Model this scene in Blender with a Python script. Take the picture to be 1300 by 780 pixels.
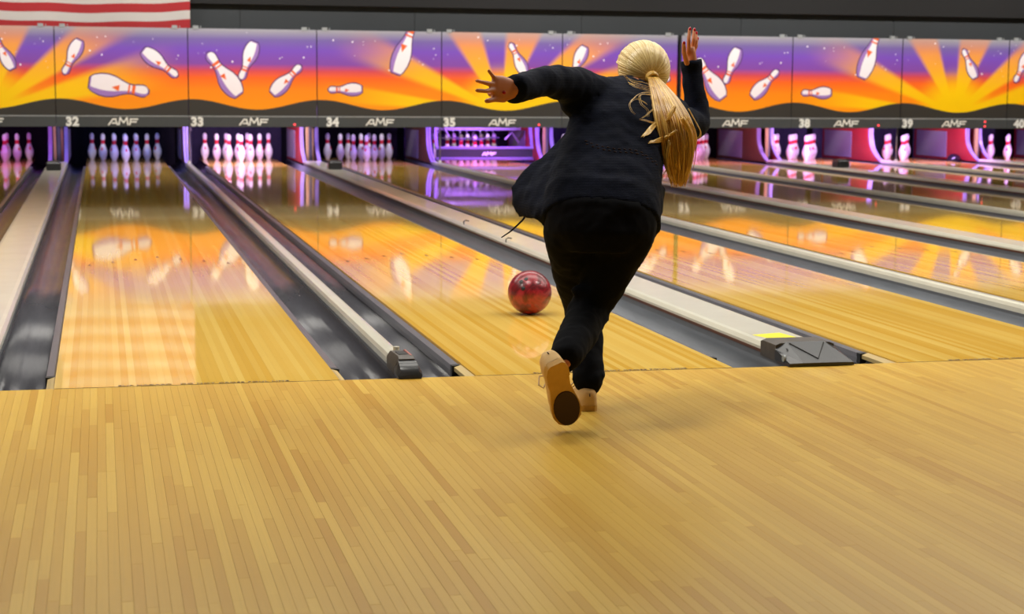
import bpy, bmesh, math, random
from mathutils import Vector, Matrix, noise
from mathutils.bvhtree import BVHTree

for o in list(bpy.data.objects):
    bpy.data.objects.remove(o)
random.seed(7)
scene = bpy.context.scene
COL = scene.collection
pi = math.pi

# ------------------------------------------------------------------ camera
CAM = Vector((-0.3414, -6.5133, 1.1269))
YAW, PITCH, ROLL, FPX = 0.2322, 0.1279, 0.0080, 2209.88
_F = Vector((math.sin(YAW) * math.cos(PITCH), math.cos(YAW) * math.cos(PITCH), -math.sin(PITCH)))
_R0 = Vector((math.cos(YAW), -math.sin(YAW), 0))
_U0 = _R0.cross(_F)
_R = _R0 * math.cos(ROLL) + _U0 * math.sin(ROLL)
_U = _U0 * math.cos(ROLL) - _R0 * math.sin(ROLL)
cam_data = bpy.data.cameras.new('camera')
cam_data.sensor_width = 36.0
cam_data.lens = FPX / 1300.0 * 36.0
cam_data.clip_end = 200
cam_data.dof.use_dof = True
cam_data.dof.focus_distance = 6.2
cam_data.dof.aperture_fstop = 5.6
cam = bpy.data.objects.new('camera', cam_data)
COL.objects.link(cam)
m = Matrix.Identity(4)
for i, v in enumerate((_R, _U, -_F)):
    m[0][i], m[1][i], m[2][i] = v
m.translation = CAM
cam.matrix_world = m
scene.camera = cam


def ray(u, v):
    return _F + _R * ((u - 650) / FPX) + _U * ((390 - v) / FPX)


def W(u, v, Y):
    """the point at pixel direction (u, v) that lies at distance Y down the lane"""
    d = ray(u, v)
    return CAM + d * ((Y - CAM.y) / d.y)


def pix(P):
    d = Vector(P) - CAM
    z = d.dot(_F)
    return 650 + FPX * d.dot(_R) / z, 390 - FPX * d.dot(_U) / z, z


# ------------------------------------------------------------------ world and light
world = bpy.data.worlds.new('world')
scene.world = world
world.use_nodes = True
world.node_tree.nodes['Background'].inputs[0].default_value = (0.9, 0.85, 0.8, 1)
world.node_tree.nodes['Background'].inputs[1].default_value = 0.10
scene.cycles.caustics_reflective = False
scene.cycles.caustics_refractive = False
vs = scene.view_settings
vs.view_transform = 'Standard'
vs.look = 'None'
vs.exposure = 0.14
vs.gamma = 1.0
vs.use_curve_mapping = False

# (x, y) of the fluorescent panels and added lane fill in the ceiling, their power in watts and colour
CEIL_Z = 3.9
PANELS = [(x, y) for y in (-5.6, -0.1) for x in (-2.6, 0.6, 3.8, 7.0)]
LANE_FILL_PANELS = [(x, y) for y in (2.2, 5.6) for x in (-1.2, 2.6, 6.4, 10.2)]  # fill rows out of view, added to brighten the lanes
PANEL_W, REAR_W, LANE_FILL_W = 60.0, 6.0, 60.0
PANEL_COL = (1.0, 0.96, 0.88)
ADDED_FLOODS = [-2.2, 1.6, 5.4, 9.2, 13.0]  # x of unseen floodlights, added to brighten the masking
FLOOD_W = 104.0
FLOOD_COL = (1.0, 0.94, 0.90)
# colour and watts of the lamp over each pin deck
PIT = {31: ((0.70, 0.20, 1.0), 18), 32: ((0.25, 0.30, 1.0), 17), 33: ((0.74, 0.48, 1.0), 62),
       34: ((0.42, 0.30, 1.0), 16), 35: ((0.45, 0.16, 1.0), 62), 36: ((0.45, 0.25, 1.0), 34),
       37: ((0.90, 0.36, 0.95), 20), 38: ((0.66, 0.36, 1.0), 64), 39: ((0.66, 0.36, 1.0), 60),
       40: ((0.60, 0.34, 1.0), 56), 41: ((0.5, 0.22, 1.0), 40)}


# ------------------------------------------------------------------ materials
def lin(c):
    return tuple(((x / 255.0 + 0.055) / 1.055) ** 2.4 if x > 10 else x / 255.0 / 12.92 for x in c)


class N:
    """small helper round a node tree"""
    def __init__(self, name):
        self.m = bpy.data.materials.new(name)
        self.m.use_nodes = True
        self.t = self.m.node_tree
        self.b = self.t.nodes['Principled BSDF']

    def node(self, kind, **kw):
        n = self.t.nodes.new(kind)
        for k, v in kw.items():
            setattr(n, k, v)
        return n

    def link(self, a, b):
        self.t.links.new(a, b)

    def put(self, sock, v):
        if hasattr(v, 'is_output'):
            self.link(v, sock)
        else:
            sock.default_value = v

    def math(self, op, a, b=0.0, c=0.0, clamp=False):
        n = self.node('ShaderNodeMath', operation=op, use_clamp=clamp)
        for i, v in enumerate((a, b, c)):
            self.put(n.inputs[i], v)
        return n.outputs[0]

    def smooth(self, x, lo, hi):
        n = self.node('ShaderNodeMapRange', interpolation_type='SMOOTHSTEP')
        self.put(n.inputs[0], x)
        n.inputs[1].default_value, n.inputs[2].default_value = lo, hi
        n.inputs[3].default_value, n.inputs[4].default_value = 0, 1
        return n.outputs[0]

    def mix(self, f, a, b):
        n = self.node('ShaderNodeMix', data_type='RGBA')
        self.put(n.inputs[0], f)
        for i, v in ((6, a), (7, b)):
            if hasattr(v, 'is_output'):
                self.link(v, n.inputs[i])
            else:
                n.inputs[i].default_value = (*v[:3], 1)
        return n.outputs[2]

    def ramp(self, f, stops):
        n = self.node('ShaderNodeValToRGB')
        e = n.color_ramp.elements
        while len(e) < len(stops):
            e.new(0.5)
        for el, (p, c) in zip(e, stops):
            el.position = p
            el.color = (*c[:3], 1)
        self.put(n.inputs[0], f)
        return n.outputs[0]

    def coords(self, scale=(1, 1, 1), which='Object'):
        tc = self.node('ShaderNodeTexCoord')
        mp = self.node('ShaderNodeMapping')
        mp.inputs['Scale'].default_value = scale
        self.link(tc.outputs[which], mp.inputs[0])
        return mp.outputs[0]

    def world_coords(self, scale=(1, 1, 1)):
        g = self.node('ShaderNodeNewGeometry')
        mp = self.node('ShaderNodeMapping')
        mp.inputs['Scale'].default_value = scale
        self.link(g.outputs['Position'], mp.inputs[0])
        return mp.outputs[0]

    def noise(self, vec, scale=5.0, detail=3.0, rough=0.5):
        n = self.node('ShaderNodeTexNoise')
        self.link(vec, n.inputs['Vector'])
        n.inputs['Scale'].default_value = scale
        n.inputs['Detail'].default_value = detail
        n.inputs['Roughness'].default_value = rough
        return n.outputs[0]

    def bump(self, h, strength=0.2, dist=0.01):
        n = self.node('ShaderNodeBump')
        n.inputs['Strength'].default_value = strength
        n.inputs['Distance'].default_value = dist
        self.link(h, n.inputs['Height'])
        self.link(n.outputs[0], self.b.inputs['Normal'])

    def set(self, color=None, rough=None, metal=None, spec=None, coat=None, coat_rough=None, sheen=None):
        b = self.b.inputs
        if color is not None:
            self.put(b['Base Color'], color if hasattr(color, 'is_output') else (*color[:3], 1))
        if rough is not None:
            self.put(b['Roughness'], rough)
        if metal is not None:
            b['Metallic'].default_value = metal
        if spec is not None:
            b['Specular IOR Level'].default_value = spec
        if coat is not None:
            b['Coat Weight'].default_value = coat
        if coat_rough is not None:
            b['Coat Roughness'].default_value = coat_rough
        if sheen is not None:
            b['Sheen Weight'].default_value = sheen
        return self.m


def simple(name, rgb, rough=0.5, var=0.12, scale=14.0, metal=0.0, spec=0.5, bump=0.0):
    n = N(name)
    c = lin(rgb)
    f = n.noise(n.world_coords(), scale, 4)
    a = tuple(x * (1 - var) for x in c)
    b = tuple(min(1, x * (1 + var)) for x in c)
    if bump:
        n.bump(f, bump, 0.004)
    return n.set(n.mix(f, a, b), rough, metal, spec)


def wood(name, ca, cb, tone, rough, long=1.0, grain=0.5, coat=0.0, bump=0.0, wear=False):
    """board wood running along Y; tone gives each board its own shade"""
    n = N(name)
    if tone == 'attr':
        a = n.node('ShaderNodeAttribute', attribute_name='tone')
        t = a.outputs['Fac']
    elif tone == 'obj':
        t = n.node('ShaderNodeObjectInfo').outputs['Random']
    else:
        g = n.node('ShaderNodeNewGeometry')
        s = n.node('ShaderNodeSeparateXYZ')
        n.link(g.outputs['Position'], s.inputs[0])
        fl = n.math('FLOOR', n.math('MULTIPLY', s.outputs[0], 1 / 0.02703))
        wn = n.node('ShaderNodeTexWhiteNoise', noise_dimensions='1D')
        n.link(fl, wn.inputs['W'])
        t = wn.outputs['Value']
    base = n.mix(t, ca, cb)
    gr = n.noise(n.world_coords((160 if long > 0.4 else 40, 2.2 * long, 1)), 1.0, 5 if long > 0.4 else 2, 0.6)
    gr = n.smooth(gr, 0.38, 0.75)
    dark = tuple(x * 0.62 for x in ca)
    c = n.mix(n.math('MULTIPLY', gr, grain), base, dark)
    big = n.smooth(n.noise(n.world_coords((0.9, 0.5, 1)), 1.3, 3), 0.3, 0.75)
    c = n.mix(n.math('MULTIPLY', big, 0.22), c, tuple(x * 0.72 for x in cb))
    if wear:
        sp = n.smooth(n.noise(n.world_coords((9, 3, 1)), 1.5, 6, 0.7), 0.60, 0.78)
        c = n.mix(n.math('MULTIPLY', sp, 0.20), c, tuple(x * 0.6 for x in ca))
    r = rough
    if bump:
        n.bump(n.noise(n.world_coords((60, 3, 1)), 1.0, 4), bump, 0.002)
    n.set(c, r, 0, 0.22 if tone == 'attr' else 0.5, coat, 0.04)
    return n.m


MAT = {}
MAT['approach'] = wood('approach_maple', lin((216, 178, 80)), lin((188, 141, 47)), 'attr', 0.34, grain=0.20, wear=True)
MAT['lane_plank'] = wood('lane_board', lin((240, 202, 104)), lin((222, 172, 62)), 'obj', 0.045, 0.12, 0.14)
MAT['lane_surface'] = wood('lane_surface', lin((240, 202, 104)), lin((222, 172, 62)), 'pos', 0.045, 0.12, 0.14)
MAT['underfloor'] = simple('underfloor', (60, 44, 26), 0.8)
MAT['wood_edge'] = wood('edge_wood', lin((196, 170, 110)), lin((150, 126, 78)), 'pos', 0.5, 0.5, 0.5)


def gutter_mat(name, rgb, rough):
    n = N(name)
    c = lin(rgb)
    f = n.noise(n.world_coords((9, 0.9, 9)), 2.0, 5, 0.6)
    col = n.mix(f, tuple(x * 0.7 for x in c), tuple(x * 1.35 for x in c))
    w = n.noise(n.world_coords((7, 0.8, 1)), 1.6, 3)
    n.bump(w, 0.35, 0.02)
    n.set(col, n.math('MULTIPLY_ADD', f, 0.12, rough), 0, 0.28)
    return n.m


MAT['gutter_dark'] = gutter_mat('gutter_black_plastic', (74, 74, 80), 0.17)
MAT['gutter_grey'] = gutter_mat('gutter_grey_plastic', (112, 116, 122), 0.36)
MAT['rail_white'] = simple('rail_cream', (212, 209, 194), 0.17, 0.08, 5)
MAT['rail_side'] = simple('rail_side_grey', (96, 98, 102), 0.4, 0.15)
MAT['cap_black'] = simple('black_plastic_cap', (46, 47, 50), 0.30, 0.25, 40)
MAT['cap_worn'] = simple('worn_black_plastic', (72, 66, 60), 0.5, 0.35, 40, bump=0.2)
MAT['cap_red'] = simple('worn_red_paint', (150, 84, 74), 0.5, 0.4, 50)
MAT['bumper'] = simple('bumper_rail_grey', (104, 102, 108), 0.3, 0.2, 6)
MAT['black'] = simple('black_paint', (18, 18, 19), 0.5, 0.2)
MAT['groove'] = simple('dark_groove', (30, 26, 20), 0.8, 0.2)
MAT['sticker'] = simple('yellow_sticker', (226, 214, 20), 0.5, 0.08)
MAT['wall_dark'] = simple('dark_green_grey_panel', (41, 46, 48), 0.7, 0.10, 3)
MAT['soffit'] = simple('black_soffit', (10, 10, 10), 0.8, 0.15, 3)
MAT['wall_side'] = simple('side_wall_paint', (92, 84, 78), 0.8, 0.06, 3)
MAT['ceiling'] = simple('dark_ceiling_tile', (40, 40, 42), 0.9, 0.10, 2)
MAT['fascia'] = simple('fascia_grey_laminate', (66, 71, 73), 0.45, 0.10, 6)
MAT['hill'] = simple('printed_charcoal_hill', (52, 50, 46), 0.45, 0.06, 6)
MAT['white_ink'] = simple('white_ink', (232, 236, 232), 0.5, 0.03)
MAT['star'] = simple('star_white_ink', (245, 240, 250), 0.5, 0.03)
MAT['p_line'] = simple('printed_plum_outline', (72, 42, 96), 0.45, 0.05)
MAT['p_shade'] = simple('printed_lilac', (160, 122, 196), 0.45, 0.05)
MAT['p_white'] = simple('printed_white', (246, 240, 246), 0.45, 0.02)
MAT['p_orange'] = simple('printed_orange', (238, 104, 40), 0.45, 0.05)
MAT['bracket'] = simple('grey_bracket', (150, 156, 158), 0.4, 0.1)
MAT['flag_red'] = simple('flag_red_cloth', (156, 34, 38), 0.85, 0.12, 4)
MAT['flag_white'] = simple('flag_white_cloth', (186, 182, 176), 0.85, 0.06, 4)
MAT['flag_blue'] = simple('flag_blue_cloth', (34, 44, 92), 0.85, 0.10, 4)
MAT['pin_white'] = simple('pin_plastic_white', (238, 234, 236), 0.18, 0.02)
MAT['pin_red'] = simple('pin_red_band', (220, 40, 64), 0.3, 0.04)
MAT['kick_red'] = simple('kickback_red_laminate', (146, 36, 42), 0.4, 0.12)
MAT['kick_brown'] = simple('kickback_brown_wood', (92, 52, 32), 0.5, 0.2)
MAT['kick_pad'] = simple('kickback_grey_pad', (120, 112, 130), 0.9, 0.12, 60)
MAT['kick_trim'] = simple('kickback_pale_trim', (140, 130, 172), 0.4, 0.05)
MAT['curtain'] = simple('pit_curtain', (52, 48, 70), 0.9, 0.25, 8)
MAT['curtain_unlit'] = simple('pit_curtain_unlit', (14, 13, 16), 0.9, 0.25, 8)
MAT['steel'] = simple('machine_steel', (140, 140, 146), 0.35, 0.15, 10, metal=0.6)
MAT['sweep_rail'] = simple('sweep_rail_violet_grey', (104, 98, 128), 0.4, 0.08)
MAT['rake'] = simple('rake_grey', (40, 42, 46), 0.4, 0.1)
MAT['text_dark'] = simple('foul_text_ink', (96, 70, 40), 0.5, 0.1)
MAT['arrow'] = simple('lane_arrow_brown', (110, 62, 28), 0.2, 0.1)
MAT['fixture'] = simple('white_fixture', (225, 225, 222), 0.4, 0.03)


def emis(name, rgb, s):
    n = N(name)
    n.set((0.02, 0.02, 0.02), 0.4)
    n.b.inputs['Emission Color'].default_value = (*rgb, 1)
    n.b.inputs['Emission Strength'].default_value = s
    return n.m


MAT['led'] = emis('red_led', (1.0, 0.05, 0.06), 2.2)
MAT['diffuser'] = emis('lit_diffuser', PANEL_COL, 1.4)


def art_material():
    """printed sunburst with sheen painted in at the top: u counts panels from the burst, v runs up the panel"""
    n = N('masking_art_print')
    uv = n.node('ShaderNodeUVMap', uv_map='art')
    s = n.node('ShaderNodeSeparateXYZ')
    n.link(uv.outputs[0], s.inputs[0])
    u, v = s.outputs[0], s.outputs[1]
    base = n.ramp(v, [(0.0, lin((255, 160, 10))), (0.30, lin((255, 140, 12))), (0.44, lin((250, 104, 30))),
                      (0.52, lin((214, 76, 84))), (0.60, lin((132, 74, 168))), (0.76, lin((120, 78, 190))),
                      (0.88, lin((116, 98, 166))), (0.97, lin((150, 148, 164))), (1.0, lin((160, 162, 170)))])  # grey top stops paint a reflected sheen into the art
    dx = n.math('MULTIPLY', u, 1.682)
    dz = n.math('MULTIPLY_ADD', v, 1.13, -0.06)
    ang = n.math('MULTIPLY', n.math('ARCTAN2', dx, dz), 180 / pi)
    r = n.math('SQRT', n.math('ADD', n.math('MULTIPLY', dx, dx), n.math('MULTIPLY', dz, dz)))
    tot = None
    for lo, hi, soft in ((-87, -80.5, 1.2), (-71, -60, 2.5), (-35, -16, 2.5), (3, 27, 2.5), (46, 61, 2.5), (69, 82, 2.5)):
        a = n.smooth(ang, lo - soft, lo + soft)
        b = n.math('SUBTRACT', 1.0, n.smooth(ang, hi - soft, hi + soft))
        w = n.math('MULTIPLY', a, b)
        tot = w if tot is None else n.math('ADD', tot, w)
    fade = n.math('SUBTRACT', 1.0, n.smooth(r, 1.1, 2.6))
    top = n.math('MULTIPLY_ADD', n.smooth(v, 0.78, 1.0), -0.35, 1.0)
    rays = n.math('MULTIPLY', n.math('MULTIPLY', tot, fade), top, clamp=True)
    rcol = n.ramp(v, [(0.0, lin((255, 212, 0))), (0.35, lin((255, 200, 10))), (0.6, lin((250, 176, 48))), (0.85, lin((232, 150, 80))), (1, lin((205, 150, 120)))])
    c = n.mix(rays, base, rcol)
    core = n.math('SUBTRACT', 1.0, n.smooth(r, 0.26, 0.72))
    c = n.mix(core, c, lin((255, 208, 0)))
    n.set(c, 0.42, 0, 0.4)
    return n.m


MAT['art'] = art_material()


def hair_material(name, ca, cb):
    n = N(name)
    a = n.node('ShaderNodeAttribute', attribute_name='tone')
    c = n.mix(a.outputs['Fac'], lin(ca), lin(cb))
    n.set(c, 0.32, 0, 0.6)
    return n.m


MAT['hair'] = hair_material('blonde_hair', (186, 146, 66), (238, 212, 146))
MAT['ponytail'] = hair_material('golden_hair', (168, 116, 32), (240, 198, 100))
MAT['skin'] = simple('skin', (186, 112, 66), 0.5, 0.08, 30)
MAT['nail'] = simple('red_nail_polish', (176, 12, 30), 0.15, 0.03)
MAT['eye'] = simple('eye_white', (225, 220, 214), 0.2, 0.02)
MAT['iris'] = simple('iris', (60, 76, 92), 0.2, 0.1)
MAT['lip'] = simple('lip', (170, 84, 78), 0.4, 0.05)


def knit():
    n = N('navy_knit')
    f = n.noise(n.coords(), 22, 4)
    w = n.node('ShaderNodeTexWave', wave_type='BANDS', bands_direction='Z')
    n.link(n.coords(), w.inputs['Vector'])
    w.inputs['Scale'].default_value = 60
    w.inputs['Distortion'].default_value = 2.5
    w.inputs['Detail'].default_value = 2
    w.inputs['Detail Scale'].default_value = 3
    c = n.mix(f, lin((4, 7, 17)), lin((11, 17, 36)))
    n.bump(w.outputs['Fac'], 0.3, 0.003)
    n.set(c, 0.9, 0, 0.12)
    return n.m


MAT['knit'] = knit()
MAT['eyelet'] = simple('openwork_brown', (52, 36, 36), 0.9, 0.2)
MAT['trouser'] = simple('black_trouser_cloth', (9, 10, 14), 0.9, 0.3, 20, spec=0.1, bump=0.15)
MAT['suede'] = simple('tan_suede', (214, 176, 118), 0.85, 0.12, 40, bump=0.2)
MAT['sole_tan'] = simple('tan_rubber_sole', (196, 148, 62), 0.6, 0.18, 30)
MAT['sole_dark'] = simple('dark_slide_sole', (58, 34, 16), 0.8, 0.2, 30)
MAT['shoe_red'] = simple('red_shoe_trim', (176, 60, 30), 0.6, 0.1)
MAT['lace'] = simple('cream_lace', (214, 190, 170), 0.8, 0.06)


def ball_mat():
    n = N('red_swirl_ball')
    f = n.noise(n.coords(), 7, 4, 0.6)
    d = n.node('ShaderNodeTexNoise')
    n.link(n.coords((1, 1, 1)), d.inputs['Vector'])
    d.inputs['Scale'].default_value = 9
    d.inputs['Detail'].default_value = 5
    d.inputs['Distortion'].default_value = 2.2
    c = n.ramp(d.outputs[0], [(0.30, lin((44, 7, 10))), (0.46, lin((106, 14, 26))), (0.58, lin((152, 36, 50))), (0.72, lin((90, 34, 16)))])
    n.set(c, 0.30, 0, 0.5, 0.15, 0.12)
    return n.m


MAT['ball'] = ball_mat()
MAT['ball_dark'] = simple('dark_ball', (30, 24, 34), 0.1, 0.3, 9)


# ------------------------------------------------------------------ mesh helpers
class MB:
    def __init__(self):
        self.v, self.f, self.mi, self.tone = [], [], [], []
        self.cur = 0
        self.t = 0.5

    def add(self, vs, fs):
        k = len(self.v)
        self.v += [tuple(p) for p in vs]
        self.tone += [self.t] * len(vs)
        for f in fs:
            self.f.append(tuple(k + i for i in f))
            self.mi.append(self.cur)

    def box(self, x0, x1, y0, y1, z0, z1, bottom=True):
        vs = [(x, y, z) for z in (z0, z1) for y in (y0, y1) for x in (x0, x1)]
        fs = [(4, 5, 7, 6), (0, 1, 5, 4), (1, 3, 7, 5), (3, 2, 6, 7), (2, 0, 4, 6)]
        if bottom:
            fs.append((0, 2, 3, 1))
        self.add(vs, fs)
        return self

    def bevbox(self, x0, x1, y0, y1, z0, z1, b):
        """box with chamfered edges all round"""
        vs, fs = [], []
        xs, ys, zs = (x0, x1), (y0, y1), (z0, z1)
        idx = {}
        for i in (0, 1):
            for j in (0, 1):
                for k in (0, 1):
                    sx, sy, sz = (1 - 2 * i) * b, (1 - 2 * j) * b, (1 - 2 * k) * b
                    x, y, z = xs[i], ys[j], zs[k]
                    for a, p in enumerate(((x, y + sy, z + sz), (x + sx, y, z + sz), (x + sx, y + sy, z))):
                        idx[i, j, k, a] = len(vs)
                        vs.append(p)
        I = lambda i, j, k, a: idx[i, j, k, a]
        for s in (0, 1):
            q = [I(s, 0, 0, 0), I(s, 1, 0, 0), I(s, 1, 1, 0), I(s, 0, 1, 0)]
            fs.append(q if s else q[::-1])
            q = [I(0, s, 0, 1), I(1, s, 0, 1), I(1, s, 1, 1), I(0, s, 1, 1)]
            fs.append(q[::-1] if s else q)
            q = [I(0, 0, s, 2), I(1, 0, s, 2), I(1, 1, s, 2), I(0, 1, s, 2)]
            fs.append(q if s else q[::-1])
        for a in (0, 1):
            for c in (0, 1):
                fs.append([I(a, c, 0, 0), I(a, c, 1, 0), I(a, c, 1, 1), I(a, c, 0, 1)])
                fs.append([I(a, 0, c, 0), I(a, 1, c, 0), I(a, 1, c, 2), I(a, 0, c, 2)])
                fs.append([I(0, a, c, 1), I(1, a, c, 1), I(1, a, c, 2), I(0, a, c, 2)])
        for i in (0, 1):
            for j in (0, 1):
                for k in (0, 1):
                    fs.append([I(i, j, k, 0), I(i, j, k, 1), I(i, j, k, 2)])
        self.add(vs, fs)
        return self

    def prism(self, poly, axis, a, b):
        """extrude a 2-D outline along axis from a to b"""
        n = len(poly)
        def P(p, t):
            if axis == 'y':
                return (p[0], t, p[1])
            if axis == 'x':
                return (t, p[0], p[1])
            return (p[0], p[1], t)
        vs = [P(p, a) for p in poly] + [P(p, b) for p in poly]
        fs = [tuple(range(n)), tuple(range(2 * n - 1, n - 1, -1))]
        fs += [(i, (i + 1) % n, n + (i + 1) % n, n + i) for i in range(n)]
        self.add(vs, fs)
        return self

    def lathe(self, prof, n=24, c=(0, 0, 0)):
        vs, fs = [], []
        for r, z in prof:
            for k in range(n):
                a = 2 * pi * k / n
                vs.append((c[0] + r * math.cos(a), c[1] + r * math.sin(a), c[2] + z))
        for i in range(len(prof) - 1):
            for k in range(n):
                k2 = (k + 1) % n
                fs.append((i * n + k, i * n + k2, (i + 1) * n + k2, (i + 1) * n + k))
        fs.append(tuple(range(n - 1, -1, -1)))
        fs.append(tuple((len(prof) - 1) * n + k for k in range(n)))
        self.add(vs, fs)
        return self

    def rings(self, rings, caps=True):
        n = len(rings[0])
        vs = [p for r in rings for p in r]
        fs = []
        for i in range(len(rings) - 1):
            for k in range(n):
                k2 = (k + 1) % n
                fs.append((i * n + k, i * n + k2, (i + 1) * n + k2, (i + 1) * n + k))
        if caps:
            fs.append(tuple(range(n - 1, -1, -1)))
            fs.append(tuple((len(rings) - 1) * n + k for k in range(n)))
        self.add(vs, fs)
        return self

    def tube(self, pts, rad, n=10, flat=1.0, round_caps=False, ref=None):
        pts = [Vector(p) for p in pts]
        if not hasattr(rad, '__len__'):
            rad = [rad] * len(pts)
        rad = list(rad)
        if round_caps:
            d0 = (pts[0] - pts[1]).normalized()
            d1 = (pts[-1] - pts[-2]).normalized()
            a, b = [], []
            for s, q in ((0.55, 0.84), (0.85, 0.53), (0.98, 0.2)):
                a.insert(0, (pts[0] + d0 * rad[0] * s, rad[0] * q))
                b.append((pts[-1] + d1 * rad[-1] * s, rad[-1] * q))
            pts, rad = [p for p, _ in a] + pts + [p for p, _ in b], [r for _, r in a] + rad + [r for _, r in b]
        rings = []
        up = Vector(ref) if ref else Vector((0, 0, 1))
        prev = None
        for i, p in enumerate(pts):
            d = (pts[min(i + 1, len(pts) - 1)] - pts[max(i - 1, 0)])
            d = d.normalized() if d.length > 1e-9 else Vector((0, 0, 1))
            if prev is None:
                s = d.cross(up)
                if s.length < 1e-3:
                    s = d.cross(Vector((1, 0, 0)))
                s.normalize()
            else:
                s = prev - d * prev.dot(d)
                s.normalize()
            prev = s
            t = s.cross(d)
            rings.append([p + s * (rad[i] * math.cos(2 * pi * k / n)) + t * (rad[i] * flat * math.sin(2 * pi * k / n)) for k in range(n)])
        return self.rings(rings)

    def ellipsoid(self, c, ax, n=20, m=12):
        """ax: three half-axis vectors"""
        c = Vector(c)
        rings = []
        for i in range(1, m):
            a = pi * i / m
            rings.append([c + ax[2] * -math.cos(a) + (ax[0] * math.cos(2 * pi * k / n) + ax[1] * math.sin(2 * pi * k / n)) * math.sin(a) for k in range(n)])
        k0 = len(self.v)
        self.rings(rings, True)
        return self

    def mesh(self, name, mats, smooth=False, tone=False):
        me = bpy.data.meshes.new(name)
        me.from_pydata(self.v, [], self.f)
        for mm in (mats if isinstance(mats, (list, tuple)) else [mats]):
            me.materials.append(MAT[mm])
        me.polygons.foreach_set('material_index', self.mi)
        if smooth:
            me.polygons.foreach_set('use_smooth', [True] * len(self.f))
        if tone:
            at = me.attributes.new('tone', 'FLOAT', 'POINT')
            at.data.foreach_set('value', self.tone)
        me.update()
        bm = bmesh.new()
        bm.from_mesh(me)
        bmesh.ops.recalc_face_normals(bm, faces=bm.faces)
        bm.to_mesh(me)
        bm.free()
        return me

    def build(self, name, mats, parent=None, smooth=False, tone=False, auto=None):
        me = self.mesh(name, mats, smooth, tone)
        if auto:
            shade_auto(me, auto)
        return link(name, me, parent)


def shade_auto(me, deg):
    me.polygons.foreach_set('use_smooth', [True] * len(me.polygons))
    try:
        me.set_sharp_from_angle(angle=math.radians(deg))
    except Exception:
        pass


def link(name, data, parent=None, loc=None):
    o = bpy.data.objects.new(name, data)
    COL.objects.link(o)
    if parent is not None:
        o.parent = parent
    if loc is not None:
        o.location = loc
    return o


def tag(o, label=None, cat=None, group=None, kind=None):
    if label:
        o['label'] = label
    if cat:
        o['category'] = cat
    if group:
        o['group'] = group
    if kind:
        o['kind'] = kind
    return o


def thing(name, label, cat, loc=(0, 0, 0), group=None):
    return tag(link(name, None, None, loc), label, cat, group)


def copy_tree(o, parent=None):
    c = o.copy()
    COL.objects.link(c)
    c.parent = parent
    for ch in list(o.children):
        copy_tree(ch, c)
    return c


def text_mesh(s, size, mat, extrude=0.001, bold=0.0, spacing=1.0):
    cu = bpy.data.curves.new('text', 'FONT')
    cu.body = s
    cu.size = size
    cu.extrude = extrude
    cu.offset = bold
    cu.space_character = spacing
    cu.align_x = 'CENTER'
    o = bpy.data.objects.new('text', cu)
    COL.objects.link(o)
    dg = bpy.context.evaluated_depsgraph_get()
    me = bpy.data.meshes.new_from_object(o.evaluated_get(dg))
    bpy.data.objects.remove(o)
    bpy.data.curves.remove(cu)
    me.materials.clear()
    me.materials.append(MAT[mat])
    return me


def finish(mb, name, mats, parent, voxel=None, smooth_it=0, disp=0.0, disp_scale=0.1, tone=False):
    """build, merge overlapping volumes into one skin, relax it and keep the result as plain mesh"""
    o = mb.build(name, mats, None, True, tone)
    if voxel:
        r = o.modifiers.new('r', 'REMESH')
        r.mode = 'VOXEL'
        r.voxel_size = voxel
        r.use_smooth_shade = True
    if smooth_it:
        s = o.modifiers.new('s', 'SMOOTH')
        s.factor = 0.5
        s.iterations = smooth_it
    if disp:
        tx = bpy.data.textures.new(name, 'CLOUDS')
        tx.noise_scale = disp_scale
        d = o.modifiers.new('d', 'DISPLACE')
        d.texture = tx
        d.texture_coords = 'LOCAL'
        d.strength = disp
        d.mid_level = 0.5
    dg = bpy.context.evaluated_depsgraph_get()
    me = bpy.data.meshes.new_from_object(o.evaluated_get(dg))
    old = o.data
    o.modifiers.clear()
    o.data = me
    bpy.data.meshes.remove(old)
    me.name = name
    me.polygons.foreach_set('use_smooth', [True] * len(me.polygons))
    if not me.materials:
        for mm in (mats if isinstance(mats, (list, tuple)) else [mats]):
            me.materials.append(MAT[mm])
    o.parent = parent
    return o


# ------------------------------------------------------------------ layout of the lanes
HW = 0.527                      # half a lane
GUT = 0.235                     # gutter width
P1, P2 = 1.5882, 1.7765         # pitch within and between pairs
MASK_Y, MASK_P, MASK_0 = 16.76, (1.5882 + 1.7765) / 2, -0.8874
LANES = list(range(31, 42))
XC = {32: 0.0, 31: -P2}
for n_ in range(33, 43):
    XC[n_] = XC[n_ - 1] + (P1 if n_ % 2 else P2)
LANE_END = 19.45
WORD = {30: 'thirty', 31: 'thirty-one', 32: 'thirty-two', 33: 'thirty-three', 34: 'thirty-four', 35: 'thirty-five', 36: 'thirty-six',
        37: 'thirty-seven', 38: 'thirty-eight', 39: 'thirty-nine', 40: 'forty', 41: 'forty-one', 42: 'forty-two'}

# ------------------------------------------------------------------ room shell
X0, X1, Y0, Y1 = -3.2, 17.6, -7.6, 20.6
mb = MB().box(X0, X1, Y0, 0.0, -0.16, -0.03)
floor = tag(mb.build('floor', 'underfloor'), 'blond maple strip approach floor in front of the foul line', None, None, 'structure')
mb = MB().box(X0, X1, 0.0, Y1, -0.30, -0.16)
tag(mb.build('floor', 'groove'), 'dark sub floor under the lanes and the pit', None, None, 'structure')
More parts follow.
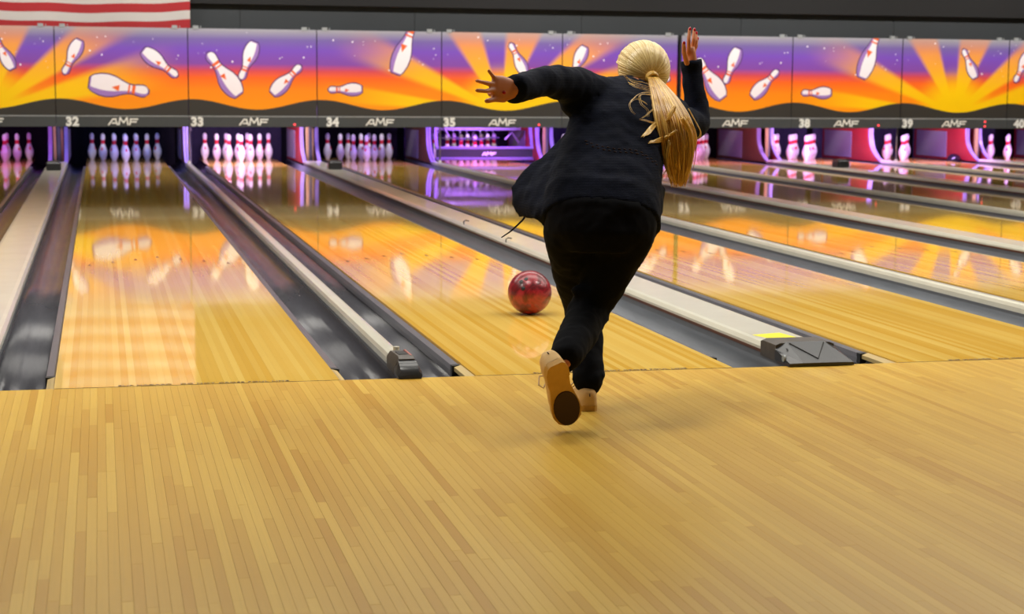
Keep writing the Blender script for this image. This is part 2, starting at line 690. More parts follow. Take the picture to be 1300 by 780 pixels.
# back wall above and behind the pinsetters: flat panels with thin seams
mb = MB().box(X0, X1, Y1 - 0.1, Y1, -0.3, CEIL_Z)
tag(mb.build('wall_back', 'soffit'), 'black back wall behind the pinsetters', None, None, 'structure')
wb = tag(MB().box(X0, X1, 17.12, 17.2, 1.74, 2.16).build('wall_front_of_pit', 'groove'),
         'band of dark grey panels above the printed masking', None, None, 'structure')
wb.name = 'wall_above_masking'
xx = X0
rr = random.Random(3)
while xx < X1:
    w_ = 2.35
    MB().box(xx + 0.003, min(xx + w_, X1) - 0.003, 17.10 - rr.random() * 0.004, 17.12, 1.74, 2.16).build('panel', 'wall_dark', wb)
    xx += w_
mb = MB().box(X0, X1, 16.98, 20.5, 2.135, 2.9)
tag(mb.build('wall_soffit', 'soffit'), 'black soffit above the grey panel band', None, None, 'structure')
tag(MB().box(X0 - 0.1, X0, Y0, Y1, -0.3, CEIL_Z).build('wall_left', 'wall_side'), 'plain side wall beyond the lanes', None, None, 'structure')
tag(MB().box(X1, X1 + 0.1, Y0, Y1, -0.3, CEIL_Z).build('wall_right', 'wall_side'), 'plain far side wall beyond the lanes', None, None, 'structure')
tag(MB().box(X0, X1, Y0 - 0.1, Y0, -0.3, CEIL_Z).build('wall_rear', 'wall_side'), 'plain wall behind the bowlers', None, None, 'structure')
tag(MB().box(X0, X1, Y0, Y1, CEIL_Z, CEIL_Z + 0.1).build('ceiling', 'ceiling'), 'dark tiled ceiling over the lanes', None, None, 'structure')


# ceiling lamps: fluorescent panels over the approach, added fill panels over the lanes
def area(name, parent, loc, rot, sx, sy, w, col):
    l = bpy.data.lights.new(name, 'AREA')
    l.shape = 'RECTANGLE'
    l.size, l.size_y = sx, sy
    l.energy = w
    l.color = col
    o = link(name, l, parent, loc)
    o.rotation_euler = rot
    return o


for (x, y) in PANELS + LANE_FILL_PANELS:
    t = thing('ceiling_lamp', 'fluorescent ceiling panel with white frame above the ' + ('approach' if y < 0 else 'lanes, added to brighten them'), 'lamp',
              (x, y, CEIL_Z), 'ceiling lamps above the ' + ('approach' if y < 0 else 'lanes, added to brighten them'))
    hx, hy = (0.72, 0.36) if y < 0 else (1.85, 0.80)
    f = MB()
    for a, b, c, d in ((-hx, hx, -hy, -hy + 0.04), (-hx, hx, hy - 0.04, hy), (-hx, -hx + 0.04, -hy + 0.04, hy - 0.04), (hx - 0.04, hx, -hy + 0.04, hy - 0.04)):
        f.box(a, b, c, d, -0.06, 0.0)
    f.build('frame', 'fixture', t)
    MB().box(-hx + 0.04, hx - 0.04, -hy + 0.04, hy - 0.04, -0.03, -0.02).build('diffuser', 'diffuser', t)
    area('lamp_light', t, (0, 0, -0.07), (0, 0, 0), 2 * hx - 0.1, 2 * hy - 0.1, LANE_FILL_W if y > 0 else (PANEL_W if y > -3 else REAR_W), PANEL_COL)
for x in ADDED_FLOODS:
    t = thing('floodlight', 'long white trough floodlight hung from ceiling, added to light the printed masking', 'lamp', (x, 14.7, CEIL_Z - 0.25), 'floodlights added in front of the masking')
    f = MB()
    f.prism([(-0.12, 0.02), (0.06, -0.10), (0.08, -0.09), (-0.02, 0.10), (-0.12, 0.08)], 'x', -1.4, 1.4)
    f.build('housing', 'fixture', t)
    for sx in (-1.0, 1.0):
        MB().tube([(sx, -0.05, 0.05), (sx, -0.05, 0.25)], 0.012, 8).build('hanger', 'steel', t)
    d = Vector((0, MASK_Y - 14.7, 1.15 - (CEIL_Z - 0.25)))
    rx = math.atan2(d.y, -d.z)
    area('lamp_light', t, Vector((0, 0.02, -0.12)), (rx, 0, 0), 2.7, 0.16, FLOOD_W, FLOOD_COL)

# ------------------------------------------------------------------ approach boards
BW = 0.0262
boards = []
x = X0
rr = random.Random(11)
while x < X1:
    y = Y0 - rr.random() * 0.8
    while y < 0:
        L = rr.choice((0.35, 0.5, 0.62, 0.75, 0.9, 1.1, 1.35)) * (0.85 + 0.3 * rr.random())
        ya, yb = max(y, Y0), min(y + L, -0.0008)
        if -0.0008 - yb < 0.18:
            yb = -0.0008
        if yb - ya > 0.02:
            t = rr.gauss(0.42, 0.20)
            if rr.random() < 0.10:
                t += 0.34
            boards.append((x, ya, yb, min(1, max(0, t)), rr.random() * 0.0003))
        if yb == -0.0008:
            break
        y += L
    x += BW


def area_px(b):
    x, ya, yb, t, dz = b
    s = 0
    for q in (0.1, 0.3, 0.5, 0.7, 0.9):
        u, v, z = pix((x + BW / 2, ya + (yb - ya) * q, 0))
        if z > 0.3 and 0 <= u <= 1300 and 0 <= v <= 780:
            s += (yb - ya) / 5 * (FPX / z) ** 2 * 0.2
    return s


ranked = sorted(range(len(boards)), key=lambda i: -area_px(boards[i]))
near = set(ranked[:300])
rest = MB()
GAP = 0.00018


def board(mb, x, ya, yb, z):
    b = 0.0003
    x0, x1, y0, y1 = x + GAP, x + BW - GAP, ya + GAP * 0.8, yb - GAP * 0.8
    vs = [(x0, y0, -0.03), (x1, y0, -0.03), (x1, y1, -0.03), (x0, y1, -0.03),
          (x0, y0, z - b), (x1, y0, z - b), (x1, y1, z - b), (x0, y1, z - b),
          (x0 + b, y0 + b, z), (x1 - b, y0 + b, z), (x1 - b, y1 - b, z), (x0 + b, y1 - b, z)]
    fs = [(8, 9, 10, 11)]
    for i in range(4):
        j = (i + 1) % 4
        fs += [(i, j, 4 + j, 4 + i), (4 + i, 4 + j, 8 + j, 8 + i)]
    mb.add(vs, fs)


for i, (x, ya, yb, t, dz) in enumerate(boards):
    if i in near:
        mb = MB()
        mb.t = t
        board(mb, x, ya, yb, dz - 0.0003)
        mb.build('plank', 'approach', floor, False, True)
    else:
        rest.t = t
        board(rest, x, ya, yb, dz - 0.0003)
tag(rest.build('planks', 'approach', floor, False, True), None, None, None, 'stuff')

# ------------------------------------------------------------------ lanes
bw = 2 * HW / 39
pm = MB()
b_ = 0.0001
e_ = 0.00004
pm.prism([(e_, -0.16), (bw - e_, -0.16), (bw - e_, -b_), (bw - e_ - b_, 0), (e_ + b_, 0), (e_, -b_)], 'y', 0.0, LANE_END)
plank_me = pm.mesh('lane_plank', 'lane_plank')
slab_me = MB().box(-HW, HW, 0.0, LANE_END, -0.16, 0.0).mesh('lane_surface', 'lane_surface')
am = MB()
am.prism([(-0.013, -0.05), (0.013, -0.05), (0, 0.05)], 'z', -0.0002, 0.0006)
arrow_me = am.mesh('lane_arrow', 'arrow')
foul_me = text_mesh('SLIP HAZARD   DO NOT CROSS FOUL LINE', 0.030, 'text_dark', 0.0004, 0.0006, 1.1)
edge_me = MB().box(-HW, HW, -0.0006, 0.004, -0.001, 0.0005).mesh('foul_line', 'groove')
LOOK = {31: 'whose pins glow pink', 32: 'with narrow rail on one side and wide divider on the other', 33: 'with red ball rolling on it',
        34: 'starting beside the big black divider cap', 35: 'with the sweep bar lowered at its end'}
LOOK[32] = 'between wide divider and narrow rail'
for n in LANES:
    lab = 'glossy golden bowling lane under number %s' % WORD[n] + (' ' + LOOK[n] if n in LOOK and n != 31 else '')
    if n == 31:
        lab = 'glossy golden bowling lane beside lane thirty-two, its pins glowing pink'
    t = thing('bowling_lane', lab, 'bowling lane', (XC[n], 0, 0))
    if n in (32, 33, 34):
        for k in range(39):
            link('plank', plank_me, t, (-HW + k * bw, 0, 0))
    else:
        link('lane_surface', slab_me, t)
    for k in range(-3, 4):
        link('lane_arrow', arrow_me, t, (k * 0.14, 4.86 - abs(k) * 0.145, 0))
    link('foul_line', edge_me, t)
    o = link('foul_line_text', foul_me, t, (0.02, 0.012, 0.0006))


# gutters, dividers, rails, bumpers
def gutter_mesh(mat):
    prof = []
    for k in range(13):
        a = pi + pi * k / 12
        prof.append(((GUT / 2 - 0.001) * math.cos(a), 0.088 * math.sin(a) - 0.012))
    poly = [(-GUT / 2, -0.005)] + prof + [(GUT / 2, -0.005), (GUT / 2, -0.15), (-GUT / 2, -0.15)]
    mb = MB()
    n = len(prof)
    ys = [0.0, 4, 8, 12, 16, LANE_END]
    vs = [(p[0], y, p[1]) for y in ys for p in prof]
    fs = [(j * n + i, j * n + i + 1, (j + 1) * n + i + 1, (j + 1) * n + i) for j in range(len(ys) - 1) for i in range(n - 1)]
    # underside
    k = len(vs)
    vs += [(p[0], y, p[1] - 0.008) for y in ys for p in prof]
    fs += [tuple(k + q for q in f[::-1]) for f in fs]
    for i in range(n - 1):
        fs.append((i, i + 1, k + i + 1, k + i))
    e = (len(ys) - 1) * n
    for i in range(n - 1):
        fs.append((e + i, e + i + 1, k + e + i + 1, k + e + i))
    mb.add(vs, fs)
    return mb.mesh('gutter', mat, True)


G_DARK, G_GREY = gutter_mesh('gutter_dark'), gutter_mesh('gutter_grey')


def bumper_mesh(sgn):
    # thin folded-down bumper rail lying along the lane edge, starting a little past the foul line
    mb = MB()
    mb.prism([(0.0, -0.055), (0.034, -0.055), (0.037, -0.030), (0.034, -0.010), (0.006, -0.006), (0.0, -0.012)], 'y', 0.33, 17.2)
    mb.v = [(sgn * a, b, c) for a, b, c in mb.v]
    return mb.mesh('bumper_rail', 'bumper')


BUMP = {s: bumper_mesh(s) for s in (1, -1)}
bc = MB().prism([(0.002, -0.05), (0.036, -0.05), (0.036, -0.008), (0.002, -0.006)], 'y', 0.30, 0.335)
BCAP = {1: bc.mesh('end_cap', 'black')}
bc.v = [(-a, b, c) for a, b, c in bc.v]
BCAP[-1] = bc.mesh('end_cap', 'black')
ST = MB().prism([(0.0, -0.03), (0.028, -0.03), (0.028, -0.014), (0.0, -0.005)], 'y', 0.0, 0.30)
STRIP = {1: ST.mesh('wood_strip', 'wood_edge')}
ST.v = [(-a, b, c) for a, b, c in ST.v]
STRIP[-1] = ST.mesh('wood_strip', 'wood_edge')
for n in LANES:
    for s, side in ((-1, 'left'), (1, 'right')):
        dark = (n, s) in ((32, -1), (32, 1), (33, -1), (31, 1))
        t = thing('gutter', '%s ball gutter along the %s edge of lane %s' % ('shiny black' if dark else 'matte grey', side, WORD[n]), 'gutter', (XC[n] + s * (HW + GUT / 2), 0, 0))
        link('channel', G_DARK if dark else G_GREY, t)
        b = link('bumper_rail', BUMP[s], t, (-s * (GUT / 2 - 0.002), 0, 0))
        link('end_cap', BCAP[s], b)
        link('wood_strip', STRIP[s], t, (-s * (GUT / 2 - 0.002), 0, 0))

# narrow rails inside a pair, wide dividers between pairs
RW = P1 - 2 * HW - 2 * GUT
DW = P2 - 2 * HW - 2 * GUT
RZ, DZ = 0.050, 0.055
hw = RW / 2
rp = [(-hw, -0.15), (hw, -0.15), (hw, RZ - 0.022), (hw * 0.8, RZ - 0.006), (hw * 0.35, RZ), (-hw * 0.35, RZ), (-hw * 0.8, RZ - 0.006), (-hw, RZ - 0.022)]
rail_side_me = MB().prism([(-hw - 0.0005, -0.15), (hw + 0.0005, -0.15), (hw + 0.0005, 0.004), (-hw - 0.0005, 0.004)], 'y', 0.0, 17.3).mesh('rail_base', 'rail_side')
rail_me = MB().prism(rp, 'y', 0.20, 17.3).mesh('rail_capping', 'rail_white')
hd = DW / 2
dp = [(-hd, -0.15), (hd, -0.15), (hd, DZ - 0.02), (hd - 0.012, DZ - 0.004), (hd - 0.03, DZ), (-hd + 0.03, DZ), (-hd + 0.012, DZ - 0.004), (-hd, DZ - 0.02)]
div_me = MB().prism(dp, 'y', 0.16, 17.3).mesh('divider_capping', 'rail_white')
dbase_me = MB().prism([(-hd - 0.0005, -0.15), (hd + 0.0005, -0.15), (hd + 0.0005, 0.012), (-hd - 0.0005, 0.012)], 'y', 0.0, 17.3).mesh('divider_base', 'rail_side')
dtrim_me = MB().prism([(-hd - 0.003, 0.012), (-hd, 0.012), (-hd, 0.024), (-hd - 0.003, 0.024)], 'y', 0.16, 17.3).mesh('edge_trim', 'kick_brown')


def small_cap(parent):
    mb = MB()
    w = hw + 0.012
    # worn body with a dished top, rounded black nose over the foul line
    mb.rings([[(sx * w * q, y, z) for sx, z in ((-1, 0.0), (-1, h * 0.7), (-0.7, h), (0.7, h), (1, h * 0.7), (1, 0.0))]
              for y, h, q in ((0.30, 0.058, 0.86), (0.26, 0.068, 0.94), (0.08, 0.074, 0.96), (0.05, 0.066, 0.96))])
    parent = mb.build('end_cap', 'cap_worn', parent, auto=35)
    tag(parent, 'worn black end cap')
    mb = MB()
    mb.rings([[(sx * w * q, y, z) for sx, z in ((-1, 0.001), (-1.06, h * 0.45), (-0.75, h), (0.75, h), (1.06, h * 0.45), (1, 0.001))]
              for y, h, q in ((0.075, 0.060, 0.92), (0.06, 0.064, 1.02), (0.005, 0.050, 1.08), (-0.022, 0.030, 1.04), (-0.030, 0.010, 0.95))])
    mb.build('cap_nose', 'cap_black', parent, auto=35)
    MB().prism([(-0.020, 0.20), (0.016, 0.20), (0.016, 0.12), (-0.020, 0.12)], 'z', 0.066, 0.0742).build('cap_recess', 'black', parent)
    MB().prism([(0.020, 0.24), (0.028, 0.24), (0.029, 0.09), (0.021, 0.09)], 'z', 0.064, 0.0742).build('red_patch', 'cap_red', parent)
    MB().tube([(0.004, 0.320, RZ - 0.002), (0.004, 0.320, RZ + 0.024)], 0.013, 12).build('peg', 'rail_white', parent)


def big_cap(parent):
    mb = MB()
    a, b = -hd - 0.004, hd - 0.0
    # flat rear body, then a faceted wedge dropping to the foul line
    mb.rings([[(a, y, 0.0), (a, y, h), (a + 0.02, y, h + 0.008), (b - 0.02, y, h + 0.008), (b, y, h), (b, y, 0.0)]
              for y, h in ((0.30, 0.060), (0.28, 0.066), (0.13, 0.066))])
    parent = mb.build('end_cap', 'cap_worn', parent, auto=30)
    tag(parent, 'faceted black end cap with chevron')
    mb = MB()
    vs = [(a - 0.004, 0.13, 0.0), (a - 0.004, 0.13, 0.05), (a + 0.045, 0.135, 0.078), (b - 0.045, 0.135, 0.078), (b + 0.012, 0.13, 0.05), (b + 0.012, 0.13, 0.0),
          (a - 0.006, -0.03, 0.002), (a - 0.002, -0.03, 0.014), (a + 0.055, -0.035, 0.016), (b - 0.045, -0.035, 0.016), (b + 0.018, -0.03, 0.014), (b + 0.02, -0.03, 0.002)]
    fs = [(i, i + 1, 7 + i, 6 + i) for i in range(5)] + [(5, 0, 6, 11), (0, 1, 2, 3, 4, 5), (11, 10, 9, 8, 7, 6)]
    mb.add(vs, fs)
    mb.build('cap_nose', 'cap_black', parent)
    # chevron grooves on the sloping face
    def on(x, y):
        return (x, y, 0.016 + (y + 0.035) / 0.17 * 0.062 + 0.0008)
    MB().tube([on(-0.075, 0.12), on(0.0, -0.005), on(0.075, 0.12)], 0.0032, 6).build('chevron_groove', 'groove', parent)
    for sx in (-0.10, 0.10):
        p = Vector(on(sx, 0.085)) + Vector((0, 0, -0.004 if abs(sx) > 0.09 else 0))
        mb = MB()
        mb.ellipsoid(p, (Vector((0.005, 0, 0)), Vector((0, 0.005, 0.002)), Vector((0, 0, 0.003))), 10, 6)
        mb.build('screw', 'black', parent)
    MB().tube([(a - 0.006, 0.035, 0.026), (a + 0.004, 0.035, 0.026)], 0.014, 14).build('side_bolt', 'bracket', parent)
    MB().prism([(-0.06, 0.40), (0.07, 0.40), (0.05, 0.54), (-0.09, 0.50)], 'z', DZ - 0.001, DZ + 0.001).build('yellow_label', 'sticker', parent)


pole_me = MB().tube([(0, 0, RZ - 0.005), (0.0, 0, 0.35), (0.004, 0, 0.60)], 0.011, 10).mesh('pole', 'steel', True)
pfoot_me = MB().lathe([(0.024, RZ - 0.004), (0.022, RZ + 0.02), (0.012, RZ + 0.03)], 12).mesh('foot', 'rail_white', True)
bx = MB().bevbox(-0.085, 0.085, -0.10, 0.10, DZ + 0.0004, DZ + 0.095, 0.012)
box_me = bx.mesh('housing', 'cap_black')
boxlid = MB().bevbox(-0.07, 0.07, -0.085, 0.085, DZ + 0.093, DZ + 0.108, 0.005).mesh('lid', 'rake')
for n in LANES[:-1]:
    xm = XC[n] + (P1 if n % 2 == 0 else P2) / 2
    if n % 2 == 0:
        t = thing('divider_rail', 'narrow cream rail dividing lane %s from lane %s' % (WORD[n], WORD[n + 1]), 'divider rail', (xm, 0, 0))
        link('rail_base', rail_side_me, t)
        link('rail_capping', rail_me, t)
        small_cap(t)
        t = thing('marker_pole', 'thin grey pole standing on rail between lanes %s and %s' % (WORD[n], WORD[n + 1]), 'pole', (xm, 16.85, 0))
        link('pole', pole_me, t)
        link('foot', pfoot_me, t)
    else:
        t = thing('lane_divider', 'wide white flat divider between lane %s and lane %s' % (WORD[n], WORD[n + 1]), 'lane divider', (xm, 0, 0))
        link('divider_base', dbase_me, t)
        link('divider_capping', div_me, t)
        link('edge_trim', dtrim_me, t)
        if n == 33:
            for (u, v) in ((592, 285), (646, 308)):
                d = ray(u, v)
                P = CAM + d * ((DZ - CAM.z) / d.z)
                P.x -= xm
                MB().tube([P + Vector((-0.02, 0, 0)), P + Vector((-0.02, 0.0, 0.022)), P + Vector((0.0, 0.02, 0.03)), P + Vector((0.03, 0.05, 0.022))], 0.004, 6).build('hook', 'black', t)
        big_cap(t)
        t = thing('sensor_box', 'dark grey sensor box sitting on divider between lanes %s and %s' % (WORD[n], WORD[n + 1]), 'sensor box', (xm, 15.0, 0))
        link('housing', box_me, t)
        link('lid', boxlid, t)

# ------------------------------------------------------------------ masking units
AZ0, AZ1 = 0.672, 1.805          # printed art, bottom and top
FZ0, FZ1 = 0.527, 0.668          # fascia strip


def logo_mesh(h, mat, t=0.004):
    """slanted wide A-M-F wordmark made of broad strokes"""
    st = [((0.0, 0), (0.62, 0.80)), ((0.62, 0.80), (1.06, 0.80)), ((0.95, 0.80), (1.22, 0.0)), ((0.50, 0.24), (1.1, 0.24)),
          ((1.42, 0), (1.60, 1.02)), ((1.60, 1.02), (2.06, 0.30)), ((2.06, 0.30), (2.56, 1.02)), ((2.56, 1.02), (2.66, 0.0)),
          ((2.92, 0), (3.06, 0.80)), ((2.96, 0.80), (4.05, 0.80)), ((3.02, 0.42), (3.86, 0.42))]
    mb = MB()
    w = 0.10
    for k, (a, b) in enumerate(st):
        a, b = Vector((a[0] - 2.0, a[1])), Vector((b[0] - 2.0, b[1]))
        d = (b - a).normalized()
        s = Vector((-d.y, d.x)) * w
        a, b = a - d * 0.05, b + d * 0.05
        poly = [(q.x * h, q.y * h) for q in (a - s, b - s, b + s, a + s)]
        mb.prism(poly, 'y', -t - k * 0.00004, 0.0)
    return mb.mesh('logo', mat)


LOGO = logo_mesh(0.092, 'white_ink')
LOGO_S = logo_mesh(0.05, 'white_ink')


def pin_half(s):
    """half width of a pin of length 1, s from belly end 0 to head 1"""
    pts = [(0, 0.09), (0.06, 0.135), (0.18, 0.172), (0.30, 0.180), (0.42, 0.160), (0.55, 0.108), (0.66, 0.072), (0.74, 0.068), (0.82, 0.082), (0.90, 0.092), (0.96, 0.075), (1.0, 0.02)]
    for (a, x), (b, y) in zip(pts, pts[1:]):
        if s <= b:
            return x + (y - x) * (s - a) / (b - a)
    return 0.02


def printed_pin(belly, head, parent, flip=1, clip=None, wide=1.0):
    """flat pin print on the panel: plum outline, white body with a lilac shaded side, orange band and crown"""
    B, H = Vector(belly), Vector(head)
    L = (H - B).length
    d = (H - B) / L
    s = Vector((-d.y, d.x))
    N_ = 30
    mb = MB()
    def strip(f0, f1, a, b, y, mi, ext=0.0):
        mb.cur = mi
        vs = []
        for i in range(N_ + 1):
            q = a + (b - a) * i / N_
            qq = min(max(q, 0.0), 1.0)
            for f in (f0, f1):
                w = pin_half(qq) * wide * f * L + (ext * (1 if f > 0 else -1))
                if ext and (q == a or q == b):
                    w *= 0.85
                P = B + d * (q * L) + s * w
                z = P.y
                if clip is not None:
                    z = min(z, clip)
                vs.append((P.x, y, z))
        mb.add(vs, [(2 * i, 2 * i + 1, 2 * i + 3, 2 * i + 2) for i in range(N_)])
    e = 0.014
    strip(-1, 1, -e / L, 1 + e / L, -0.0010, 0, e)
    strip(-1, 1, 0, 1, -0.0016, 1)
    strip(-0.97 if flip > 0 else -0.5, 0.5 if flip > 0 else 0.97, 0.02, 0.985, -0.0022, 2)
    strip(-1, 1, 0.655, 0.685, -0.0028, 3)
    strip(-1, 1, 0.72, 0.775, -0.0028, 3)
    mb.cur = 3
    c = B + d * (0.42 * L) + s * (0.02 * L * flip)
    tri = [c + d * 0.085 * L - s * 0.05 * L, c + d * 0.085 * L + s * 0.06 * L, c - d * 0.045 * L]
    mb.add([(p.x, -0.0030, min(p.y, clip or 99)) for p in tri], [(0, 1, 2)])
    # give the print a hair of thickness
    return mb.build('printed_pin', ['p_line', 'p_shade', 'p_white', 'p_orange'], parent)


def at_mask(u, v, n):
    P = W(u, v, MASK_Y)
    return (P.x - (MASK_0 + (n - 32) * MASK_P), P.z)


# pins of the print, read off one panel of each kind: (belly end, head end, flip, width)
PR = {
    1: [((101.5, 51), (81.5, 94), 1, 1.0, 32), ((113.5, 104.5), (188.5, 117), -1, 1.05, 32), ((181.5, 64), (225, 97), -1, 1.0, 32)],
    2: [((323.5, 53.5), (306, 101), 1, 1.0, 33), ((303, 121), (264, 67), 1, 1.05, 33), ((346, 119.5), (382, 83.5), -1, 1.0, 33)],
    3: [((459.5, 113.5), (417, 114), 1, 1.0, 34), ((502, 93.5), (527.5, 22), 1, 0.85, 34)],
    0: [((667, 93.5), (648, 55), -1, 0.95, 35)],
}
STAR = random.Random(5)
stars_by_type = {k: [(STAR.random() * 1.6 + 0.04, 1.28 + 0.48 * STAR.random(), STAR.choice((0.004, 0.005, 0.006, 0.009, 0.012))) for _ in range(15)] for k in range(4)}
NOTE = {0: 'one small pin over a yellow sunburst', 1: 'three tumbling pins and a yellow ray', 2: 'three pins on plain orange and purple', 3: 'two pins and rays slanting down'}
for n in LANES:
    xl = MASK_0 + (n - 32) * MASK_P
    k = (n - 35) % 4
    kk = -1 if k == 3 else k
    if n == 31:
        lab = 'masking panel printed with %s beside panel thirty-two' % NOTE[k]
    elif n == 37:
        lab = 'masking panel beside panel thirty-eight, printed with ' + NOTE[k]
    else:
        lab = 'masking panel numbered %s, printed with %s' % (WORD[n], NOTE[k])
    t = thing('masking_panel', lab, 'masking panel', (xl, MASK_Y, 0))
    gl = 0.032 if n == 37 else 0.006
    gr = 0.030 if n == 36 else 0.006
    # art board with uv in panels from the burst
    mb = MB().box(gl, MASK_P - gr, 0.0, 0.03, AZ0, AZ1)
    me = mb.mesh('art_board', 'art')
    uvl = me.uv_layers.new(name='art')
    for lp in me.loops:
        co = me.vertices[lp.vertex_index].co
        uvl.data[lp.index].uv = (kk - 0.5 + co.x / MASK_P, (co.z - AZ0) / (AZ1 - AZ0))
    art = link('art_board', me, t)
    # black hills along the foot of the print
    pts = [(gl, AZ0), (MASK_P - gr, AZ0)]
    for i in range(41):
        x = MASK_P - gr - (MASK_P - gr - gl) * i / 40
        pts.append((x, 0.822 + 0.066 * math.cos(2 * pi * (x - 0.05) / MASK_P)))
    mb = MB().prism(pts, 'y', -0.0008, 0.0)
    mb.build('printed_hill', 'hill', art)
    mb = MB()
    for (sx, sz, sr) in stars_by_type[k]:
        mb.prism([(sx + sr * math.cos(a * pi / 4), sz + sr * math.sin(a * pi / 4)) for a in range(8)], 'y', -0.0007, 0.0)
    tag(mb.build('printed_stars', 'star', art), None, None, None, 'stuff')
    for (b, h, fl, wd, src) in PR[k]:
        printed_pin(at_mask(*b, src), at_mask(*h, src), art, fl, AZ1 - 0.002, wd)
    # frame edges
    MB().box(0.0, gl, -0.003, 0.03, FZ1, AZ1).build('edge_strip', 'black', t)
    MB().box(0.02, MASK_P - 0.02, 0.03, 0.07, AZ0 + 0.05, AZ1 - 0.04).build('backing_board', 'groove', t)
    # fascia
    fa = MB().box(0.003, MASK_P - 0.003, -0.012, 0.05, FZ0, FZ1).build('fascia', 'fascia', t)
    MB().box(0.003, MASK_P - 0.003, -0.018, 0.0, FZ1 - 0.010, FZ1 + 0.004).build('fascia_lip', 'bracket', t)
    o = link('logo', LOGO, fa, (MASK_P / 2, -0.012, 0.552))
    nm = text_mesh(str(n), 0.155, 'white_ink', 0.002, 0.0085, 1.08)
    o = link('number', nm, fa, (XC[n] - 0.685 - xl, -0.0145, 0.543))
    o.rotation_euler = (pi / 2, 0, 0)
    led = {33: [(2.176, 0.560)], 35: [(5.518, 0.565)], 38: [(10.548, 0.568)], 39: [(12.224, 0.625), (12.224, 0.558)]}.get(n, [])
    for (lx, lz) in led:
        mb = MB()
        mb.ellipsoid((lx - xl, -0.013, lz), (Vector((0.016, 0, 0)), Vector((0, 0.008, 0)), Vector((0, 0, 0.014))), 12, 8)
        mb.build('led_light', 'led', fa, True)
    for bxp in (0.07, MASK_P - 0.20):
        MB().box(bxp, bxp + 0.07, -0.01, 0.02, AZ1 - 0.01, AZ1 + 0.035).build('clip', 'bracket', t)
        MB().tube([(bxp + 0.10, 0.0, AZ1), (bxp + 0.10, 0.0, AZ1 + 0.03)], 0.006, 6).build('screw', 'bracket', t)

# ------------------------------------------------------------------ flag hanging above panel 32
fl = thing('flag', 'striped red and white flag with blue canton hung above the masking', 'flag', (-2.05, 16.93, 1.80))
FW, FS = 2.89, 0.1135


def flag_piece(name, mat, x0, x1, z0, z1, dy=0.0):
    nx, nz = max(2, int((x1 - x0) / 0.05)), 6
    mb = MB()
    vs, fs = [], []
    for side in (0, 1):
        for j in range(nz + 1):
            for i in range(nx + 1):
                x = x0 + (x1 - x0) * i / nx
                z = z0 + (z1 - z0) * j / nz
                sag = -0.022 * math.sin(pi * min(1, max(0, (x - 0.2) / 2.6))) * (1 - z / 1.6)
                rise = 0.03 * max(0, (x - 1.6) / 1.29) ** 2
                y = 0.016 * math.sin(x * 5.1 + z * 1.3) + 0.010 * math.sin(x * 11 - z * 3) + dy + side * 0.004
                vs.append((x, y, z + sag + rise + 0.006 * math.sin(x * 7)))
    m_ = (nx + 1) * (nz + 1)
    for j in range(nz):
        for i in range(nx):
            a = j * (nx + 1) + i
            q = (a, a + 1, a + nx + 2, a + nx + 1)
            fs.append(q)
            fs.append(tuple(m_ + w for w in q[::-1]))
    mb.add(vs, fs)
    return mb.build(name, mat, fl, True)


for i in range(13):
    flag_piece('stripe', 'flag_red' if i % 2 == 0 else 'flag_white', 0.0, FW, -0.020 + i * FS, -0.020 + (i + 1) * FS)
can = flag_piece('canton', 'flag_blue', 0.0, FW * 0.4, -0.020 + 6 * FS, -0.020 + 13 * FS, -0.006)
st_me = MB().prism([((0.045 if i % 2 == 0 else 0.018) * math.sin(pi * i / 5), (0.045 if i % 2 == 0 else 0.018) * math.cos(pi * i / 5)) for i in range(10)], 'y', -0.002, 0.002).mesh('star', 'flag_white')
for r_ in range(9):
    for c_ in range(6 if r_ % 2 == 0 else 5):
        x = FW * 0.4 * ((c_ + (0.5 if r_ % 2 == 0 else 1.0)) / 6)
        z = -0.020 + 6 * FS + 7 * FS * (r_ + 1) / 10
        yy = 0.016 * math.sin(x * 5.1 + z * 1.3) + 0.010 * math.sin(x * 11 - z * 3) - 0.010
        link('star', st_me, can, (x, yy, z))
pole = MB().tube([(-0.02, 0, -0.020 + 13 * FS + 0.03), (FW + 0.05, 0, -0.020 + 13 * FS + 0.03)], 0.012, 8)
pole.build('hanging_rod', 'steel', fl)

# ------------------------------------------------------------------ pits, kickbacks, lamps
PINZ = [(0.0, 0.0259), (0.004, 0.0280), (0.020, 0.0330), (0.057, 0.0500), (0.085, 0.0575), (0.114, 0.0605), (0.140, 0.0585), (0.185, 0.0440),
        (0.215, 0.0320), (0.240, 0.0250), (0.258, 0.0233), (0.280, 0.0255), (0.310, 0.0310), (0.335, 0.0323), (0.355, 0.0290), (0.370, 0.0210), (0.378, 0.0110), (0.381, 0.003)]


def pin_r(z):
    for (a, x), (b, y) in zip(PINZ, PINZ[1:]):
        if z <= b:
            return x + (y - x) * (z - a) / (b - a)
    return 0.003


